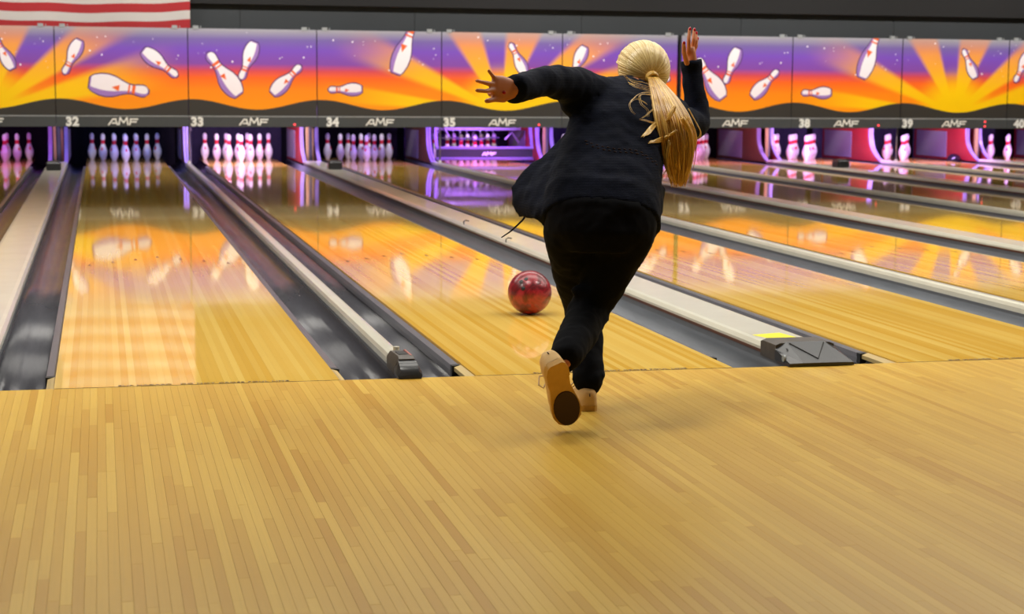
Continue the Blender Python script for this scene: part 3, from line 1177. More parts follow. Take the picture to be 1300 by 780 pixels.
pin_me = MB().lathe([(r, z) for z, r in PINZ], 20).mesh('body', 'pin_white', True)
zz = [0.232, 0.245, 0.258, 0.272, 0.286]
band_me = MB().lathe([(pin_r(z) + 0.0012, z) for z in zz], 20).mesh('neck_band', 'pin_red', True)
em = MB()
ev = []
for i in range(5):
    for j in range(5):
        a = -pi / 2 + (i - 2) * 0.14
        z = 0.165 + (j - 2) * 0.012
        r = pin_r(z) + 0.0014
        ev.append((r * math.cos(a), r * math.sin(a), z))
keep = [(i, j) for i in range(4) for j in range(4) if abs(i - 1.5) + abs(j - 1.5) < 2.6]
em.add(ev, [(i * 5 + j, (i + 1) * 5 + j, (i + 1) * 5 + j + 1, i * 5 + j + 1) for i, j in keep])
emblem_me = em.mesh('emblem', 'pin_red', True)
rack = [(0, 0)] + [(s * 0.1524, 0.264) for s in (-1, 1)] + [(s * 0.3048, 0.528) for s in (-1, 0, 1)] + [(s * 0.1524, 0.792) for s in (-3, -1, 1, 3)]
pin0 = None
SPOT = ['head pin', 'second row left', 'second row right', 'third row left', 'third row middle', 'third row right',
        'back row left corner', 'back row left of middle', 'back row right of middle', 'back row right corner']
pr = random.Random(2)
for n in LANES[:-1]:
    for (dx, dy), spot in zip(rack, SPOT):
        if pin0 is None:
            pin0 = thing('bowling_pin', '', 'bowling pin')
            link('body', pin_me, pin0)
            link('neck_band', band_me, pin0)
            link('emblem', emblem_me, pin0)
            o = pin0
        else:
            o = copy_tree(pin0)
        o.location = (XC[n] + dx, 18.29 + dy, 0.0)
        o.rotation_euler = (0, 0, pr.uniform(-1.2, 1.2))
        o['label'] = 'white bowling pin, %s of the rack on lane %s' % (spot, WORD[n])
        o['category'] = 'bowling pin'
        o['group'] = 'rack of ten pins on lane %d' % n


def kick_profile(front):
    pts = [(LANE_END, 0.0), (LANE_END, 0.80), (front, 0.80), (front, 0.50)]
    for i in range(9):
        a = i / 8
        pts.append((front - 0.42 * a ** 3.2, 0.50 - 0.48 * a))
    return pts


def kick_trim(front, th):
    out = [(front, 0.80), (front, 0.50)] + [(front - 0.42 * (i / 8) ** 3.2, 0.50 - 0.48 * i / 8) for i in range(1, 9)]
    inn = [(p[0] - 0.012 - 0.0, p[1]) for p in out]
    return out, inn


def kickback(n, s):
    red = n in (33, 35, 38, 39, 40)
    side = 'left' if s < 0 else 'right'
    narrow = (n % 2 == 0 and s > 0) or (n % 2 == 1 and s < 0)
    th = RW / 2 - 0.008 if narrow else 0.045
    xi = XC[n] + s * (HW + GUT + 0.001)
    t = thing('kickback', '%s kickback board with curved pale edge, %s of the pins on lane %s' % ('red' if red else 'brown', side, WORD[n]), 'kickback', (xi, 0, 0))
    fr = 17.72
    a, b = (0, th) if s > 0 else (-th, 0)
    MB().prism(kick_profile(fr), 'x', a, b).build('board', 'kick_red' if red else 'kick_brown', t)
    px = (-0.012, 0.0) if s > 0 else (0.0, 0.012)
    MB().box(px[0], px[1], fr + 0.62, LANE_END - 0.1, 0.04, 0.44).build('pad', 'kick_pad', t)
    out, inn = kick_trim(fr, th)
    mb = MB()
    rings = [[(a - 0.002, p[0] + 0.03, p[1]), (b + 0.002, p[0] + 0.03, p[1]), (b + 0.002, q[0], q[1]), (a - 0.002, q[0], q[1])] for p, q in zip(out, inn)]
    mb.rings(rings)
    mb.build('edge_trim', 'kick_trim', t)


for n in LANES[:-1]:
    kickback(n, -1)
    kickback(n, 1)
    col, w = PIT[n]
    bright = w > 18  # dim pits get a darker cloth colour, shade painted in
    t = thing('pit_curtain', '%s pit curtain hanging behind the pins of lane %s' % ('violet lit' if bright else 'black', WORD[n]), 'curtain', (XC[n], 20.05, 0))
    mb = MB()
    nx = 40
    vs = []
    for z in (-0.12, 0.85):
        for i in range(nx + 1):
            vs.append((-0.74 + 1.48 * i / nx, 0.012 * math.sin(i * 1.1), z))
    vs += [(x, y + 0.01, z) for x, y, z in vs]
    k2 = 2 * (nx + 1)
    fs = [(i, i + 1, nx + 2 + i, nx + 1 + i) for i in range(nx)]
    fs += [tuple(k2 + q for q in f[::-1]) for f in fs]
    mb.add(vs, fs)
    mb.build('cloth', 'curtain' if bright else 'curtain_unlit', t)
    MB().tube([(-0.75, 0.0, 0.86), (0.75, 0.0, 0.86)], 0.02, 8).build('rod', 'steel', t)
    # lamp tube above the pin deck, tucked behind the masking
    t = thing('pit_lamp', 'coloured tube lamp tucked behind the masking above the pins of lane %s' % WORD[n], 'lamp', (XC[n], 17.25, 0.74))
    MAT['tube%d' % n] = emis('pit_tube_%d' % n, col, 3.0)
    MB().tube([(-0.55, 0, 0.03), (0.55, 0, 0.03)], 0.014, 10).build('tube', 'tube%d' % n, t, True)
    MB().prism([(-0.05, 0.02), (0.05, 0.02), (0.03, 0.06), (-0.03, 0.06)], 'x', -0.6, 0.6).build('batten', 'fixture', t)
    for sx in (-0.5, 0.5):
        MB().tube([(sx, 0, 0.055), (sx, 0, 2.135 - 0.74)], 0.006, 6).build('hanger', 'steel', t)
    area('lamp_light', t, (0, 0, 0.0), (math.radians(38), 0, 0), 1.1, 0.08, w, col)

# dark machine frames in the gaps between pinsetters
for n in LANES[:-1]:
    if n % 2 == 1:
        xm = XC[n] + P2 / 2
        t = thing('pinsetter', 'dark steel pinsetter frame in the gap between lanes %s and %s' % (WORD[n], WORD[n + 1]), 'pinsetter', (xm, 0, 0))
        for (xa, ya, xb, yb, w) in ((-0.045, 17.55, -0.040, 17.50, 0.018), (0.005, 17.62, 0.012, 17.50, 0.022), (0.045, 17.75, 0.052, 17.62, 0.015)):
            MB().prism([(xa - w, 0.62), (xa + w, 0.62), (xb + w, 0.0), (xb - w, 0.0)], 'y', ya - 0.02, ya + 0.02).build('post', 'wood_edge' if w < 0.02 else 'rail_side', t)
        MB().box(-0.07, 0.07, 17.66, 17.70, 0.5, 0.62).build('cross_member', 'black', t)
    else:
        xm = XC[n] + P1 / 2
        t = thing('pinsetter', 'black slanting machine arm behind the rail between lanes %s and %s' % (WORD[n], WORD[n + 1]), 'pinsetter', (xm, 0, 0))
        MB().prism([(17.60, 0.0), (17.68, 0.0), (18.05, 0.64), (17.93, 0.64)], 'x', 0.050, 0.074).build('arm', 'black', t)
        MB().tube([(0.070, 17.9, 0.45), (0.070, 18.3, 0.60)], 0.02, 8).build('link_bar', 'steel', t)

# lane 35: sweep bar down and setting table lowered over the pins
t = thing('sweep_bar', 'lowered grey sweep bar with white lettering across the end of lane thirty-five', 'sweep bar', (XC[35], 17.62, 0))
MB().bevbox(-0.70, 0.70, 0.0, 0.04, 0.085, 0.195, 0.006).build('bar', 'rake', t)
MB().bevbox(-0.71, 0.71, -0.012, 0.05, 0.195, 0.235, 0.006).build('top_rail', 'sweep_rail', t)
MB().bevbox(-0.71, 0.71, -0.012, 0.05, 0.040, 0.085, 0.006).build('bottom_rail', 'sweep_rail', t)
link('logo', LOGO_S, t, (0.06, -0.0005, 0.11))
for s in (-1, 1):
    MB().prism([(0.0, 0.20), (0.05, 0.20), (0.30, 0.78), (0.22, 0.78)], 'x', s * 0.69 - 0.02, s * 0.69 + 0.02).build('arm', 'sweep_rail', t)
t = thing('setting_table', 'steel pin setting table with rings lowered over the pins of lane thirty-five', 'setting table', (XC[35], 18.29, 0))
for z, yy in ((0.47, -0.14), (0.47, 0.95)):
    MB().box(-0.62, 0.62, yy - 0.02, yy + 0.02, z - 0.02, z + 0.02).build('cross_bar', 'steel', t)
for s in (-1, 1):
    MB().box(s * 0.62 - 0.02, s * 0.62 + 0.02, -0.16, 0.97, 0.45, 0.49).build('side_bar', 'steel', t)
ring = MB()
for k in range(16):
    pass
ring.tube([(0.075 * math.cos(2 * pi * k / 16), 0.075 * math.sin(2 * pi * k / 16), 0.0) for k in range(17)], 0.010, 6)
ring_me = ring.mesh('pin_ring', 'kick_trim', True)
arm_me = MB().tube([(0, 0.075, 0), (0, 0.075, 0.16)], 0.012, 6).mesh('ring_hanger', 'steel', True)
for (dx, dy) in rack:
    r_ = link('pin_ring', ring_me, t, (dx, dy, 0.315))
    link('ring_hanger', arm_me, r_)
for (xa, xb, z) in ((-0.6, -0.42, 0.50), (0.40, 0.6, 0.42)):
    MB().tube([(xa, -0.2, z - 0.1), ((xa + xb) / 2, -0.2, z), (xb, -0.2, z - 0.14)], 0.016, 8).build('linkage', 'steel', t)
MB().box(-0.5, 0.5, 0.3, 0.9, 0.62, 0.70).build('deck_plate', 'steel', t)

# dark ball lying in the far gutter of lane 39
mb = MB()
mb.ellipsoid((0, 0, 0), [Vector((0.108, 0, 0)), Vector((0, 0.108, 0)), Vector((0, 0, 0.108))], 32, 20)
fb = tag(mb.build('bowling_ball', 'ball_dark', None, True), 'dark shiny bowling ball lying in gutter at the end of lane thirty-nine', 'ball')
fb.location = (XC[39] + HW + GUT / 2, 17.85, 0.010)

# ------------------------------------------------------------------ red ball on lane 33
d = ray(672.5, 371.5)
tz = (0.108 - CAM.z) / d.z
bc_ = CAM + d * tz
mb = MB()
mb.ellipsoid((0, 0, 0), [Vector((0.108, 0, 0)), Vector((0, 0.108, 0)), Vector((0, 0, 0.108))], 48, 32)
ball = tag(mb.build('bowling_ball', 'ball', None, True), 'red swirled bowling ball rolling down lane thirty-three past the bowler', 'ball')
ball.location = (bc_.x, bc_.y, 0.1084)
for (hx, hz) in ((-0.060, 0.062), (-0.036, 0.075), (-0.055, 0.030)):
    nrm = Vector((hx, -math.sqrt(max(0, 0.108 ** 2 - hx * hx - hz * hz)), hz)).normalized()
    s = nrm.cross(Vector((0, 0, 1))).normalized()
    u_ = s.cross(nrm)
    mb = MB()
    mb.ellipsoid(nrm * 0.1070, [s * 0.011, u_ * 0.011, nrm * 0.0018], 14, 6)
    mb.build('finger_hole', 'black', ball, True)
# ------------------------------------------------------------------ the bowler
person = thing('person', 'blonde bowler in navy cardigan and black trousers, arms flung out after releasing the ball', 'person', (1.30, -0.78, 0.0))
PL = Vector(person.location)


def pv(u, v, Y):
    return W(u, v, Y) - PL


def ell_ring(c, right, dep, a, b, n=32, p=2.35):
    out = []
    for k in range(n):
        t = 2 * pi * k / n
        cs, sn = math.cos(t), math.sin(t)
        out.append(c + right * (a * math.copysign(abs(cs) ** (2 / p), cs)) + dep * (b * math.copysign(abs(sn) ** (2 / p), sn)))
    return out


def torso(mb, secs, shrink=0.0):
    cs = [pv(u, v, Y) for u, v, Y, a, b, tl in secs]
    rings = []
    for i, (u, v, Y, a, b, tl) in enumerate(secs):
        d = (cs[min(i + 1, len(cs) - 1)] - cs[max(i - 1, 0)]).normalized()
        r = Vector((math.cos(tl), -0.12, -math.sin(tl)))
        r = (r - d * r.dot(d)).normalized()
        dep = d.cross(r)
        rings.append(ell_ring(cs[i], r, dep, a - shrink, b - shrink))
    mb.rings(rings)


def limb(mb, pts, shrink=0.0, n=16):
    """pts: (u, v, Y, r); smooth path through the joints"""
    P = [pv(u, v, Y) for u, v, Y, r in pts]
    R = [r - shrink for *_, r in pts]
    Q, S = [], []
    for i in range(len(P) - 1):
        p0, p1, p2, p3 = P[max(i - 1, 0)], P[i], P[i + 1], P[min(i + 2, len(P) - 1)]
        for k in range(5):
            t = k / 5
            Q.append(0.5 * ((2 * p1) + (p2 - p0) * t + (2 * p0 - 5 * p1 + 4 * p2 - p3) * t * t + (3 * p1 - p0 - 3 * p2 + p3) * t ** 3))
            S.append(R[i] + (R[i + 1] - R[i]) * (3 * t * t - 2 * t ** 3))
    Q.append(P[-1])
    S.append(R[-1])
    mb.tube(Q, S, n, round_caps=True)


TORSO = [(763, 284, -0.83, 0.206, 0.140, 0.02), (763, 262, -0.785, 0.205, 0.145, 0.03), (769, 232, -0.705, 0.196, 0.132, 0.06),
         (776, 200, -0.62, 0.184, 0.122, 0.10), (782, 170, -0.545, 0.172, 0.118, 0.14), (788, 148, -0.475, 0.166, 0.114, 0.17),
         (795, 132, -0.41, 0.150, 0.098, 0.18), (801, 122, -0.365, 0.108, 0.075, 0.15), (806, 114, -0.335, 0.066, 0.056, 0.1)]
LEFT_ARM = [(762, 126, -0.44, 0.080), (735, 113, -0.50, 0.076), (712, 105, -0.60, 0.060), (694, 103, -0.69, 0.053), (672, 108, -0.78, 0.049), (655, 113, -0.845, 0.046)]
RIGHT_ARM = [(828, 138, -0.39, 0.080), (848, 146, -0.33, 0.074), (868, 155, -0.22, 0.060), (884, 158, -0.14, 0.053), (884, 138, -0.12, 0.050), (881, 112, -0.11, 0.042), (878, 88, -0.10, 0.037)]
LEFT_LEG = [(730, 275, -0.82, 0.105), (727, 300, -0.80, 0.098), (731, 340, -0.66, 0.086), (739, 388, -0.52, 0.070), (744, 430, -0.61, 0.062), (746, 460, -0.68, 0.056), (747, 484, -0.735, 0.053)]
RIGHT_LEG = [(792, 272, -0.84, 0.110), (794, 296, -0.86, 0.104), (776, 340, -0.84, 0.080), (750, 390, -0.81, 0.072), (735, 422, -0.95, 0.064), (726, 438, -1.05, 0.060), (719, 452, -1.12, 0.054)]

# head frame
HC = pv(815, 92, -0.27)
fd = Vector((-0.22, 0.95, -0.20)).normalized()
hu = Vector((0.10, 0.20, 0.97))
hu = (hu - fd * hu.dot(fd)).normalized()
hr = fd.cross(hu)


def H(r, f, u):
    return HC + hr * r + fd * f + hu * u


body = MB()
torso(body, TORSO, 0.022)
limb(body, LEFT_ARM, 0.014)
limb(body, RIGHT_ARM, 0.012)
limb(body, LEFT_LEG + [(747, 505, -0.73, 0.040)], 0.014)
limb(body, RIGHT_LEG + [(718, 460, -1.15, 0.036)], 0.014)
# skull, jaw, face
body.ellipsoid(H(0, -0.008, 0.012), [hr * 0.072, fd * 0.092, hu * 0.092], 28, 18)
body.ellipsoid(H(0, 0.030, -0.035), [hr * 0.058, fd * 0.058, hu * 0.078], 24, 16)
body.ellipsoid(H(0, 0.060, -0.090), [hr * 0.026, fd * 0.022, hu * 0.018], 14, 10)
body.tube([H(0, 0.085, 0.012), H(0, 0.098, -0.012), H(0, 0.103, -0.028)], [0.007, 0.008, 0.010], 12, round_caps=True)
for s in (-1, 1):
    body.ellipsoid(H(s * 0.072, -0.002, -0.012), [hr * 0.010, fd * 0.018, hu * 0.031], 12, 10)
    body.ellipsoid(H(s * 0.033, 0.068, -0.030), [hr * 0.022, fd * 0.020, hu * 0.024], 12, 8)
    body.ellipsoid(H(s * 0.030, 0.076, 0.030), [hr * 0.026, fd * 0.012, hu * 0.008], 12, 8)
body.tube([pv(800, 118, -0.385), H(0, -0.018, -0.085), H(0, -0.012, -0.04)], [0.060, 0.054, 0.054], 16)


def finger(pts, r0=0.0088, r1=0.0068):
    P = [pv(*p) for p in pts]
    body.tube(P, [r0 + (r1 - r0) * i / (len(P) - 1) for i in range(len(P))], 10, round_caps=True)
    return P[-1], (P[-1] - P[-2]).normalized()


# left hand, palm turned back, fingers spread
body.tube([pv(660, 113, -0.845), pv(650, 114, -0.865)], [0.031, 0.029], 14, round_caps=True)
lw, lk = pv(650, 114, -0.865), pv(627, 111, -0.915)
ld = (lk - lw).normalized()
lv = Vector((0, 0, 1)) - ld * ld.z
lv.normalize()
ln = ld.cross(lv)
body.rings([ell_ring(lw.lerp(lk, t), lv, ln, a, b, 20, 2.6) for t, a, b in ((-0.1, 0.028, 0.018), (0.2, 0.037, 0.020), (0.6, 0.042, 0.017), (0.95, 0.040, 0.013), (1.08, 0.034, 0.009))])
finger([(631, 103, -0.905), (626, 97, -0.915), (620.5, 90, -0.925)], 0.0085, 0.0062)
finger([(629, 107, -0.912), (617, 105.5, -0.945), (605.5, 102.8, -0.965)], 0.0090, 0.0066)
finger([(629, 114, -0.915), (617, 115.8, -0.950), (605.5, 115, -0.970)], 0.0092, 0.0068)
finger([(629, 120, -0.900), (622, 120, -0.885), (620, 117, -0.860)], 0.0090, 0.0070)
finger([(640, 126, -0.880), (628, 126, -0.915), (618, 128.4, -0.940)], 0.0125, 0.0085)
# right hand raised, seen on edge
rw, rk = pv(878, 86, -0.10), pv(877.5, 64, -0.085)
body.tube([pv(878, 92, -0.10), pv(878, 80, -0.10)], [0.027, 0.026], 14, round_caps=True)
rd = (rk - rw).normalized()
ry = Vector((0.25, 1, 0))
ry = (ry - rd * ry.dot(rd)).normalized()
rx_ = rd.cross(ry)
body.rings([ell_ring(rw.lerp(rk, t), ry, rx_, a, b, 20, 2.6) for t, a, b in ((-0.1, 0.026, 0.020), (0.3, 0.038, 0.021), (0.75, 0.041, 0.018), (1.05, 0.039, 0.013))])
nails = []
nails.append(finger([(874, 67, -0.118), (874.5, 50, -0.125), (875.4, 37, -0.112)], 0.0090, 0.0068))
nails.append(finger([(878.5, 66, -0.092), (880.5, 50, -0.095), (881.2, 38, -0.080)], 0.0092, 0.0068))
nails.append(finger([(880, 66, -0.064), (883.5, 52, -0.066), (883.6, 42, -0.050)], 0.0090, 0.0066))
nails.append(finger([(880, 68, -0.040), (884, 58, -0.036), (885.2, 49, -0.022)], 0.0082, 0.0060))
nails.append(finger([(872, 80, -0.135), (868.5, 67, -0.160), (868, 55, -0.165)], 0.0115, 0.0080))
# feet inside the shoes
body.ellipsoid(Vector((1.297, -0.69, 0.043)) - PL, [Vector((0.024, 0, 0)), Vector((0, 0.07, 0)), Vector((0, 0, 0.018))], 14, 10)
finish(body, 'body', 'skin', person, 0.0042, 3)

mb = MB()
for p, dr in nails:
    s = dr.cross(Vector((0, 1, 0))).normalized()
    b = s.cross(dr)
    mb2 = MB()
    mb2.ellipsoid(p + dr * 0.001 - Vector((0, 0.0055, 0)), [s * 0.0052, b * 0.0022, dr * 0.0075], 12, 8)
    mb2.build('fingernail', 'nail', person, True)
mb = MB()
mb.ellipsoid(pv(640.5, 117.5, -0.92) + Vector((0, 0.006, 0)), [Vector((0.006, 0, 0)), Vector((0, 0.006, 0)), Vector((0, 0, 0.006))], 12, 8)
tag(mb.build('hand_stamp', 'nail', person, True), 'small red mark on the palm')
for s in (-1, 1):
    mb = MB()
    mb.ellipsoid(H(s * 0.029, 0.068, 0.008), [hr * 0.012, fd * 0.012, hu * 0.007], 16, 10)
    e = mb.build('eye', 'eye', person, True)
    mb = MB()
    mb.ellipsoid(H(s * 0.029, 0.0785, 0.008), [hr * 0.0055, fd * 0.0025, hu * 0.0055], 12, 8)
    mb.build('iris', 'iris', e, True)
mb = MB()
mb.ellipsoid(H(0, 0.083, -0.062), [hr * 0.024, fd * 0.008, hu * 0.008], 16, 8)
mb.build('lip', 'lip', person, True)

# ---- trousers
tr = MB()
torso(tr, [(762, 318, -0.85, 0.120, 0.120, 0.0), (762, 302, -0.85, 0.178, 0.136, 0.0), (763, 280, -0.83, 0.190, 0.138, 0.02), (763, 262, -0.79, 0.186, 0.130, 0.03), (767, 244, -0.74, 0.172, 0.115, 0.04)])
limb(tr, LEFT_LEG, 0.0, 20)
limb(tr, RIGHT_LEG, 0.0, 20)
# bunched cloth behind the knee and at the hems
for (u, v, Y, a, b) in ((748, 376, -0.845, 0.066, 0.030), (752, 398, -0.83, 0.064, 0.026), (744, 408, -0.86, 0.062, 0.024)):
    tr.ellipsoid(pv(u, v, Y), [Vector((a, 0, -0.022)), Vector((0, b * 1.3, 0)), Vector((0, 0, b))], 18, 10)
tr.ellipsoid(pv(748, 478, -0.725), [Vector((0.060, 0, 0.008)), Vector((0, 0.060, 0)), Vector((0, 0, 0.026))], 18, 10)
tr.ellipsoid(pv(756, 468, -0.70), [Vector((0.030, 0, 0.012)), Vector((0, 0.045, 0)), Vector((0, 0, 0.020))], 18, 10)
tr.ellipsoid(pv(720, 446, -1.09), [Vector((0.058, 0, 0.02)), Vector((0, 0.05, 0)), Vector((-0.01, 0, 0.034))], 18, 10)
trousers = finish(tr, 'trousers', 'trouser', person, 0.0085, 4, 0.012, 0.055)
mb = MB()
mb.bevbox(-0.016, 0.016, -0.004, 0.004, -0.030, 0.02, 0.002)
pk = mb.build('pocket_flap', 'trouser', trousers)
pk.location = pv(818, 318, -0.86)
pk.rotation_euler = (0.2, 0.55, 0.3)

# ---- cardigan
cg = MB()
torso(cg, TORSO)
limb(cg, LEFT_ARM, 0.0, 20)
limb(cg, RIGHT_ARM, 0.0, 20)
# sleeve folds and cuffs
for (u, v, Y, r) in ((700, 96, -0.66, 0.044), (728, 134, -0.52, 0.050), (884, 160, -0.145, 0.050)):
    cg.ellipsoid(pv(u, v, Y), [Vector((r, 0, 0)), Vector((0, r, 0)), Vector((0, 0, r * 0.75))], 16, 10)
def cuff(a, b, r):
    A, B = pv(*a), pv(*b)
    cg.tube([A, A.lerp(B, 0.5), B], [r * 0.96, r, r * 1.02], 22)
cuff((664, 111, -0.81), (651, 114, -0.862), 0.0495)
cuff((878.5, 94, -0.10), (877, 76.5, -0.10), 0.0415)
# left front panel blown out sideways
OUT = [(733, 152, -0.57), (713, 178, -0.57), (688, 200, -0.56), (668, 216, -0.55), (650, 239, -0.54), (653, 258, -0.57), (661, 275, -0.60)]
INN = [(745, 165, -0.58), (728, 195, -0.66), (718, 215, -0.70), (708, 235, -0.745), (698, 252, -0.785), (690, 264, -0.80), (682, 279, -0.77)]
GR = []
for o_, i_ in zip(OUT, INN):
    A, B = pv(*o_), pv(*i_)
    GR.append([A.lerp(B, k / 8) + Vector((0.3, -1, 0)).normalized() * (0.022 * math.sin(pi * k / 8)) for k in range(9)])
top_, bot_ = [], []
for i in range(len(GR)):
    for k in range(9):
        du = GR[min(i + 1, len(GR) - 1)][k] - GR[max(i - 1, 0)][k]
        dv = GR[i][min(k + 1, 8)] - GR[i][max(k - 1, 0)]
        nn = du.cross(dv).normalized()
        top_.append(GR[i][k] + nn * 0.011)
        bot_.append(GR[i][k] - nn * 0.011)
n_ = len(top_)
fs = []
for i in range(len(GR) - 1):
    for k in range(8):
        q = (i * 9 + k, i * 9 + k + 1, i * 9 + k + 10, i * 9 + k + 9)
        fs += [q, tuple(n_ + x for x in q[::-1])]
rim_ = [(0, k) for k in range(9)] + [(i, 8) for i in range(1, len(GR))] + [(len(GR) - 1, k) for k in range(7, -1, -1)] + [(i, 0) for i in range(len(GR) - 2, 0, -1)]
for a_, b_2 in zip(rim_, rim_[1:] + rim_[:1]):
    ia, ib = a_[0] * 9 + a_[1], b_2[0] * 9 + b_2[1]
    fs.append((ia, ib, n_ + ib, n_ + ia))
cg.add(top_ + bot_, fs)
# hem at the right hip, hanging lower
cg.rings([ell_ring(pv(u, v, Y), Vector((0.5, 0.85, 0)).normalized(), Vector((-0.85, 0.5, 0)).normalized(), a, 0.02, 20) for u, v, Y, a in
          ((835, 240, -0.76, 0.075), (831, 270, -0.80, 0.085), (824, 296, -0.83, 0.07), (820, 308, -0.84, 0.045))])
card = finish(cg, 'cardigan', 'knit', person, 0.0085, 4, 0.016, 0.075)
bvh = BVHTree.FromPolygons([v.co + PL for v in card.data.vertices], [tuple(p.vertices) for p in card.data.polygons])


def on_card(u, v, lift=0.002):
    d_ = ray(u, v).normalized()
    h = bvh.ray_cast(CAM, d_)
    if h[0] is None:
        return None, None
    return h[0] - d_ * lift - PL, h[1]


er = MB()
for (u, v) in ((745, 181), (752, 184), (759, 186), (766, 188), (773, 189), (780, 190.5), (787, 191), (794, 191.3), (801, 191.5), (808, 193), (815, 195), (821, 199), (827, 203), (832, 206.5)):
    for dv in (-1.6, 2.2):
        P, nn = on_card(u + dv * 0.4, v + dv, 0.001)
        if P is None:
            continue
        s = Vector((1, 0, -0.25)).normalized()
        er.ellipsoid(P, [s * 0.0060, Vector((0, 0.0015, 0)), Vector((0.2, 0, 1)).normalized() * 0.0028], 8, 6)
tag(er.build('openwork_row', 'eyelet', card, True), 'row of small openwork eyelets across the back')
MB().tube([pv(668, 272, -0.66), pv(664, 279, -0.66), pv(657, 286, -0.67), pv(648, 294, -0.68), pv(637, 301.5, -0.68)], [0.0035, 0.0035, 0.003, 0.0028, 0.002], 8, round_caps=True).build('tie_cord', 'knit', card, True)

# ---- shoes
def shoe(label, origin, toe_dir, up, red, size=1.0):
    t_ = Vector(toe_dir).normalized()
    u_ = Vector(up)
    u_ = (u_ - t_ * u_.dot(t_)).normalized()
    x_ = t_.cross(u_)
    M = (Matrix((x_, t_, u_)).transposed() @ Matrix.Scale(size, 3)).to_4x4()
    M.translation = Vector(origin) - PL
    prof = [(0.0, 0.018), (0.008, 0.027), (0.03, 0.034), (0.06, 0.034), (0.10, 0.031), (0.14, 0.037), (0.18, 0.043), (0.21, 0.043), (0.235, 0.035), (0.25, 0.020), (0.256, 0.006)]
    def outline(a, b, k=1.0):
        pts = [(w * k, y) for y, w in prof if a <= y <= b]
        return [(w - 0.004 * math.sin(pi * y / 0.256), y) for w, y in pts] + [(-w - 0.004 * math.sin(pi * y / 0.256), y) for w, y in pts[::-1]]
    def put(mb, name, mat, parent, auto=40):
        mb.v = [tuple(M @ Vector(p)) for p in mb.v]
        return mb.build(name, mat, parent, auto=auto)
    hs = [(0.0, 0.058, 0.84), (0.006, 0.074, 0.98), (0.03, 0.086, 1.0), (0.06, 0.090, 0.98), (0.09, 0.086, 0.95), (0.12, 0.072, 0.95), (0.16, 0.058, 0.96), (0.20, 0.046, 0.96), (0.232, 0.036, 0.94), (0.248, 0.028, 0.9), (0.254, 0.020, 0.7)]
    rings = []
    for y, h, k in hs:
        w = [ww for yy, ww in prof if yy >= y - 1e-6][0] * k
        w0 = w
        r = []
        for i in range(15):
            a = pi * i / 14
            q = math.sin(a)
            r.append((w0 * math.copysign(abs(math.cos(a)) ** 0.7, math.cos(a)) - 0.004 * math.sin(pi * y / 0.256), y, 0.018 + (h - 0.018) * q ** 0.75))
        rings.append(r)
    up_ = MB()
    up_.rings(rings)
    root = put(up_, 'shoe', 'suede', person, 60)
    tag(root, label)
    put(MB().prism(outline(0.0, 0.26, 1.03), 'z', 0.009, 0.021), 'sole', 'sole_tan', root)
    put(MB().prism(outline(0.0, 0.075, 1.02), 'z', 0.0, 0.010), 'heel', 'sole_tan', root)
    pad = [(0.0395 * math.cos(2 * pi * k / 24) - 0.002, 0.184 + (0.069 if k < 12 else 0.066) * math.sin(2 * pi * k / 24)) for k in range(24)]
    put(MB().prism(pad, 'z', 0.005, 0.010), 'slide_pad', 'sole_dark', root)
    lc = MB()
    for y in (0.105, 0.125, 0.145):
        lc.tube([(-0.022, y, 0.075 - (y - 0.1) * 0.4), (0, y + 0.004, 0.088 - (y - 0.1) * 0.42), (0.022, y, 0.075 - (y - 0.1) * 0.4)], 0.0025, 6)
    for s in (-1, 1):
        lc.tube([(s * 0.01, 0.11, 0.086), (s * 0.036, 0.10, 0.088), (s * 0.050, 0.11, 0.066), (s * 0.040, 0.125, 0.062), (s * 0.012, 0.115, 0.082)], 0.0025, 6)
    put(lc, 'lace', 'lace', root, 60)
    st = MB()
    st.tube([(0, -0.0018, 0.052), (0, 0.002, 0.062)], 0.002, 6)
    put(st, 'heel_tab', 'sole_dark', root)
    if red:
        rt = MB()
        rt.rings([[(0.030, y - 0.006, z), (0.036, y + 0.0, z), (0.036, y + 0.028, z - 0.004), (0.030, y + 0.028, z - 0.004)] for y, z in ((0.052, 0.050), (0.046, 0.070), (0.034, 0.087))])
        put(rt, 'red_trim', 'shoe_red', root)
    return root


heelL = W(746, 521, -0.770)
shoe('tan suede shoe planted on the floor', (heelL.x, -0.795, 0.0), (0.06, 1, 0), (0, 0, 1), True)
toeR = W(727, 540, -1.115)
tdir = Vector((0.34, 0.50, -0.80)).normalized()
shoe('tan suede shoe kicked up behind, dark sole showing', toeR - tdir * 0.252 * 1.12, tdir, (-0.22, 0.83, 0.52), False, 1.12)

# ---- hair
SX, SY, SZ = 0.094, 0.110, 0.104


def onhead(dr, k=1.0):
    dr = dr.normalized()
    return HC + hu * 0.010 + (hr * (dr.x * SX) + fd * (dr.y * SY) + hu * (dr.z * SZ)) * k


def to_local(P):
    q = P - HC - hu * 0.010
    return Vector((q.dot(hr) / SX, q.dot(fd) / SY, q.dot(hu) / SZ)).normalized()


TIE = pv(829, 98.5, -0.395)
td = to_local(TIE)
TIE = onhead(td, 1.03)
hr_ = random.Random(21)
hair = MB()
hair.t = 0.45
capv, capf = [], []
NA, NB = 40, 22
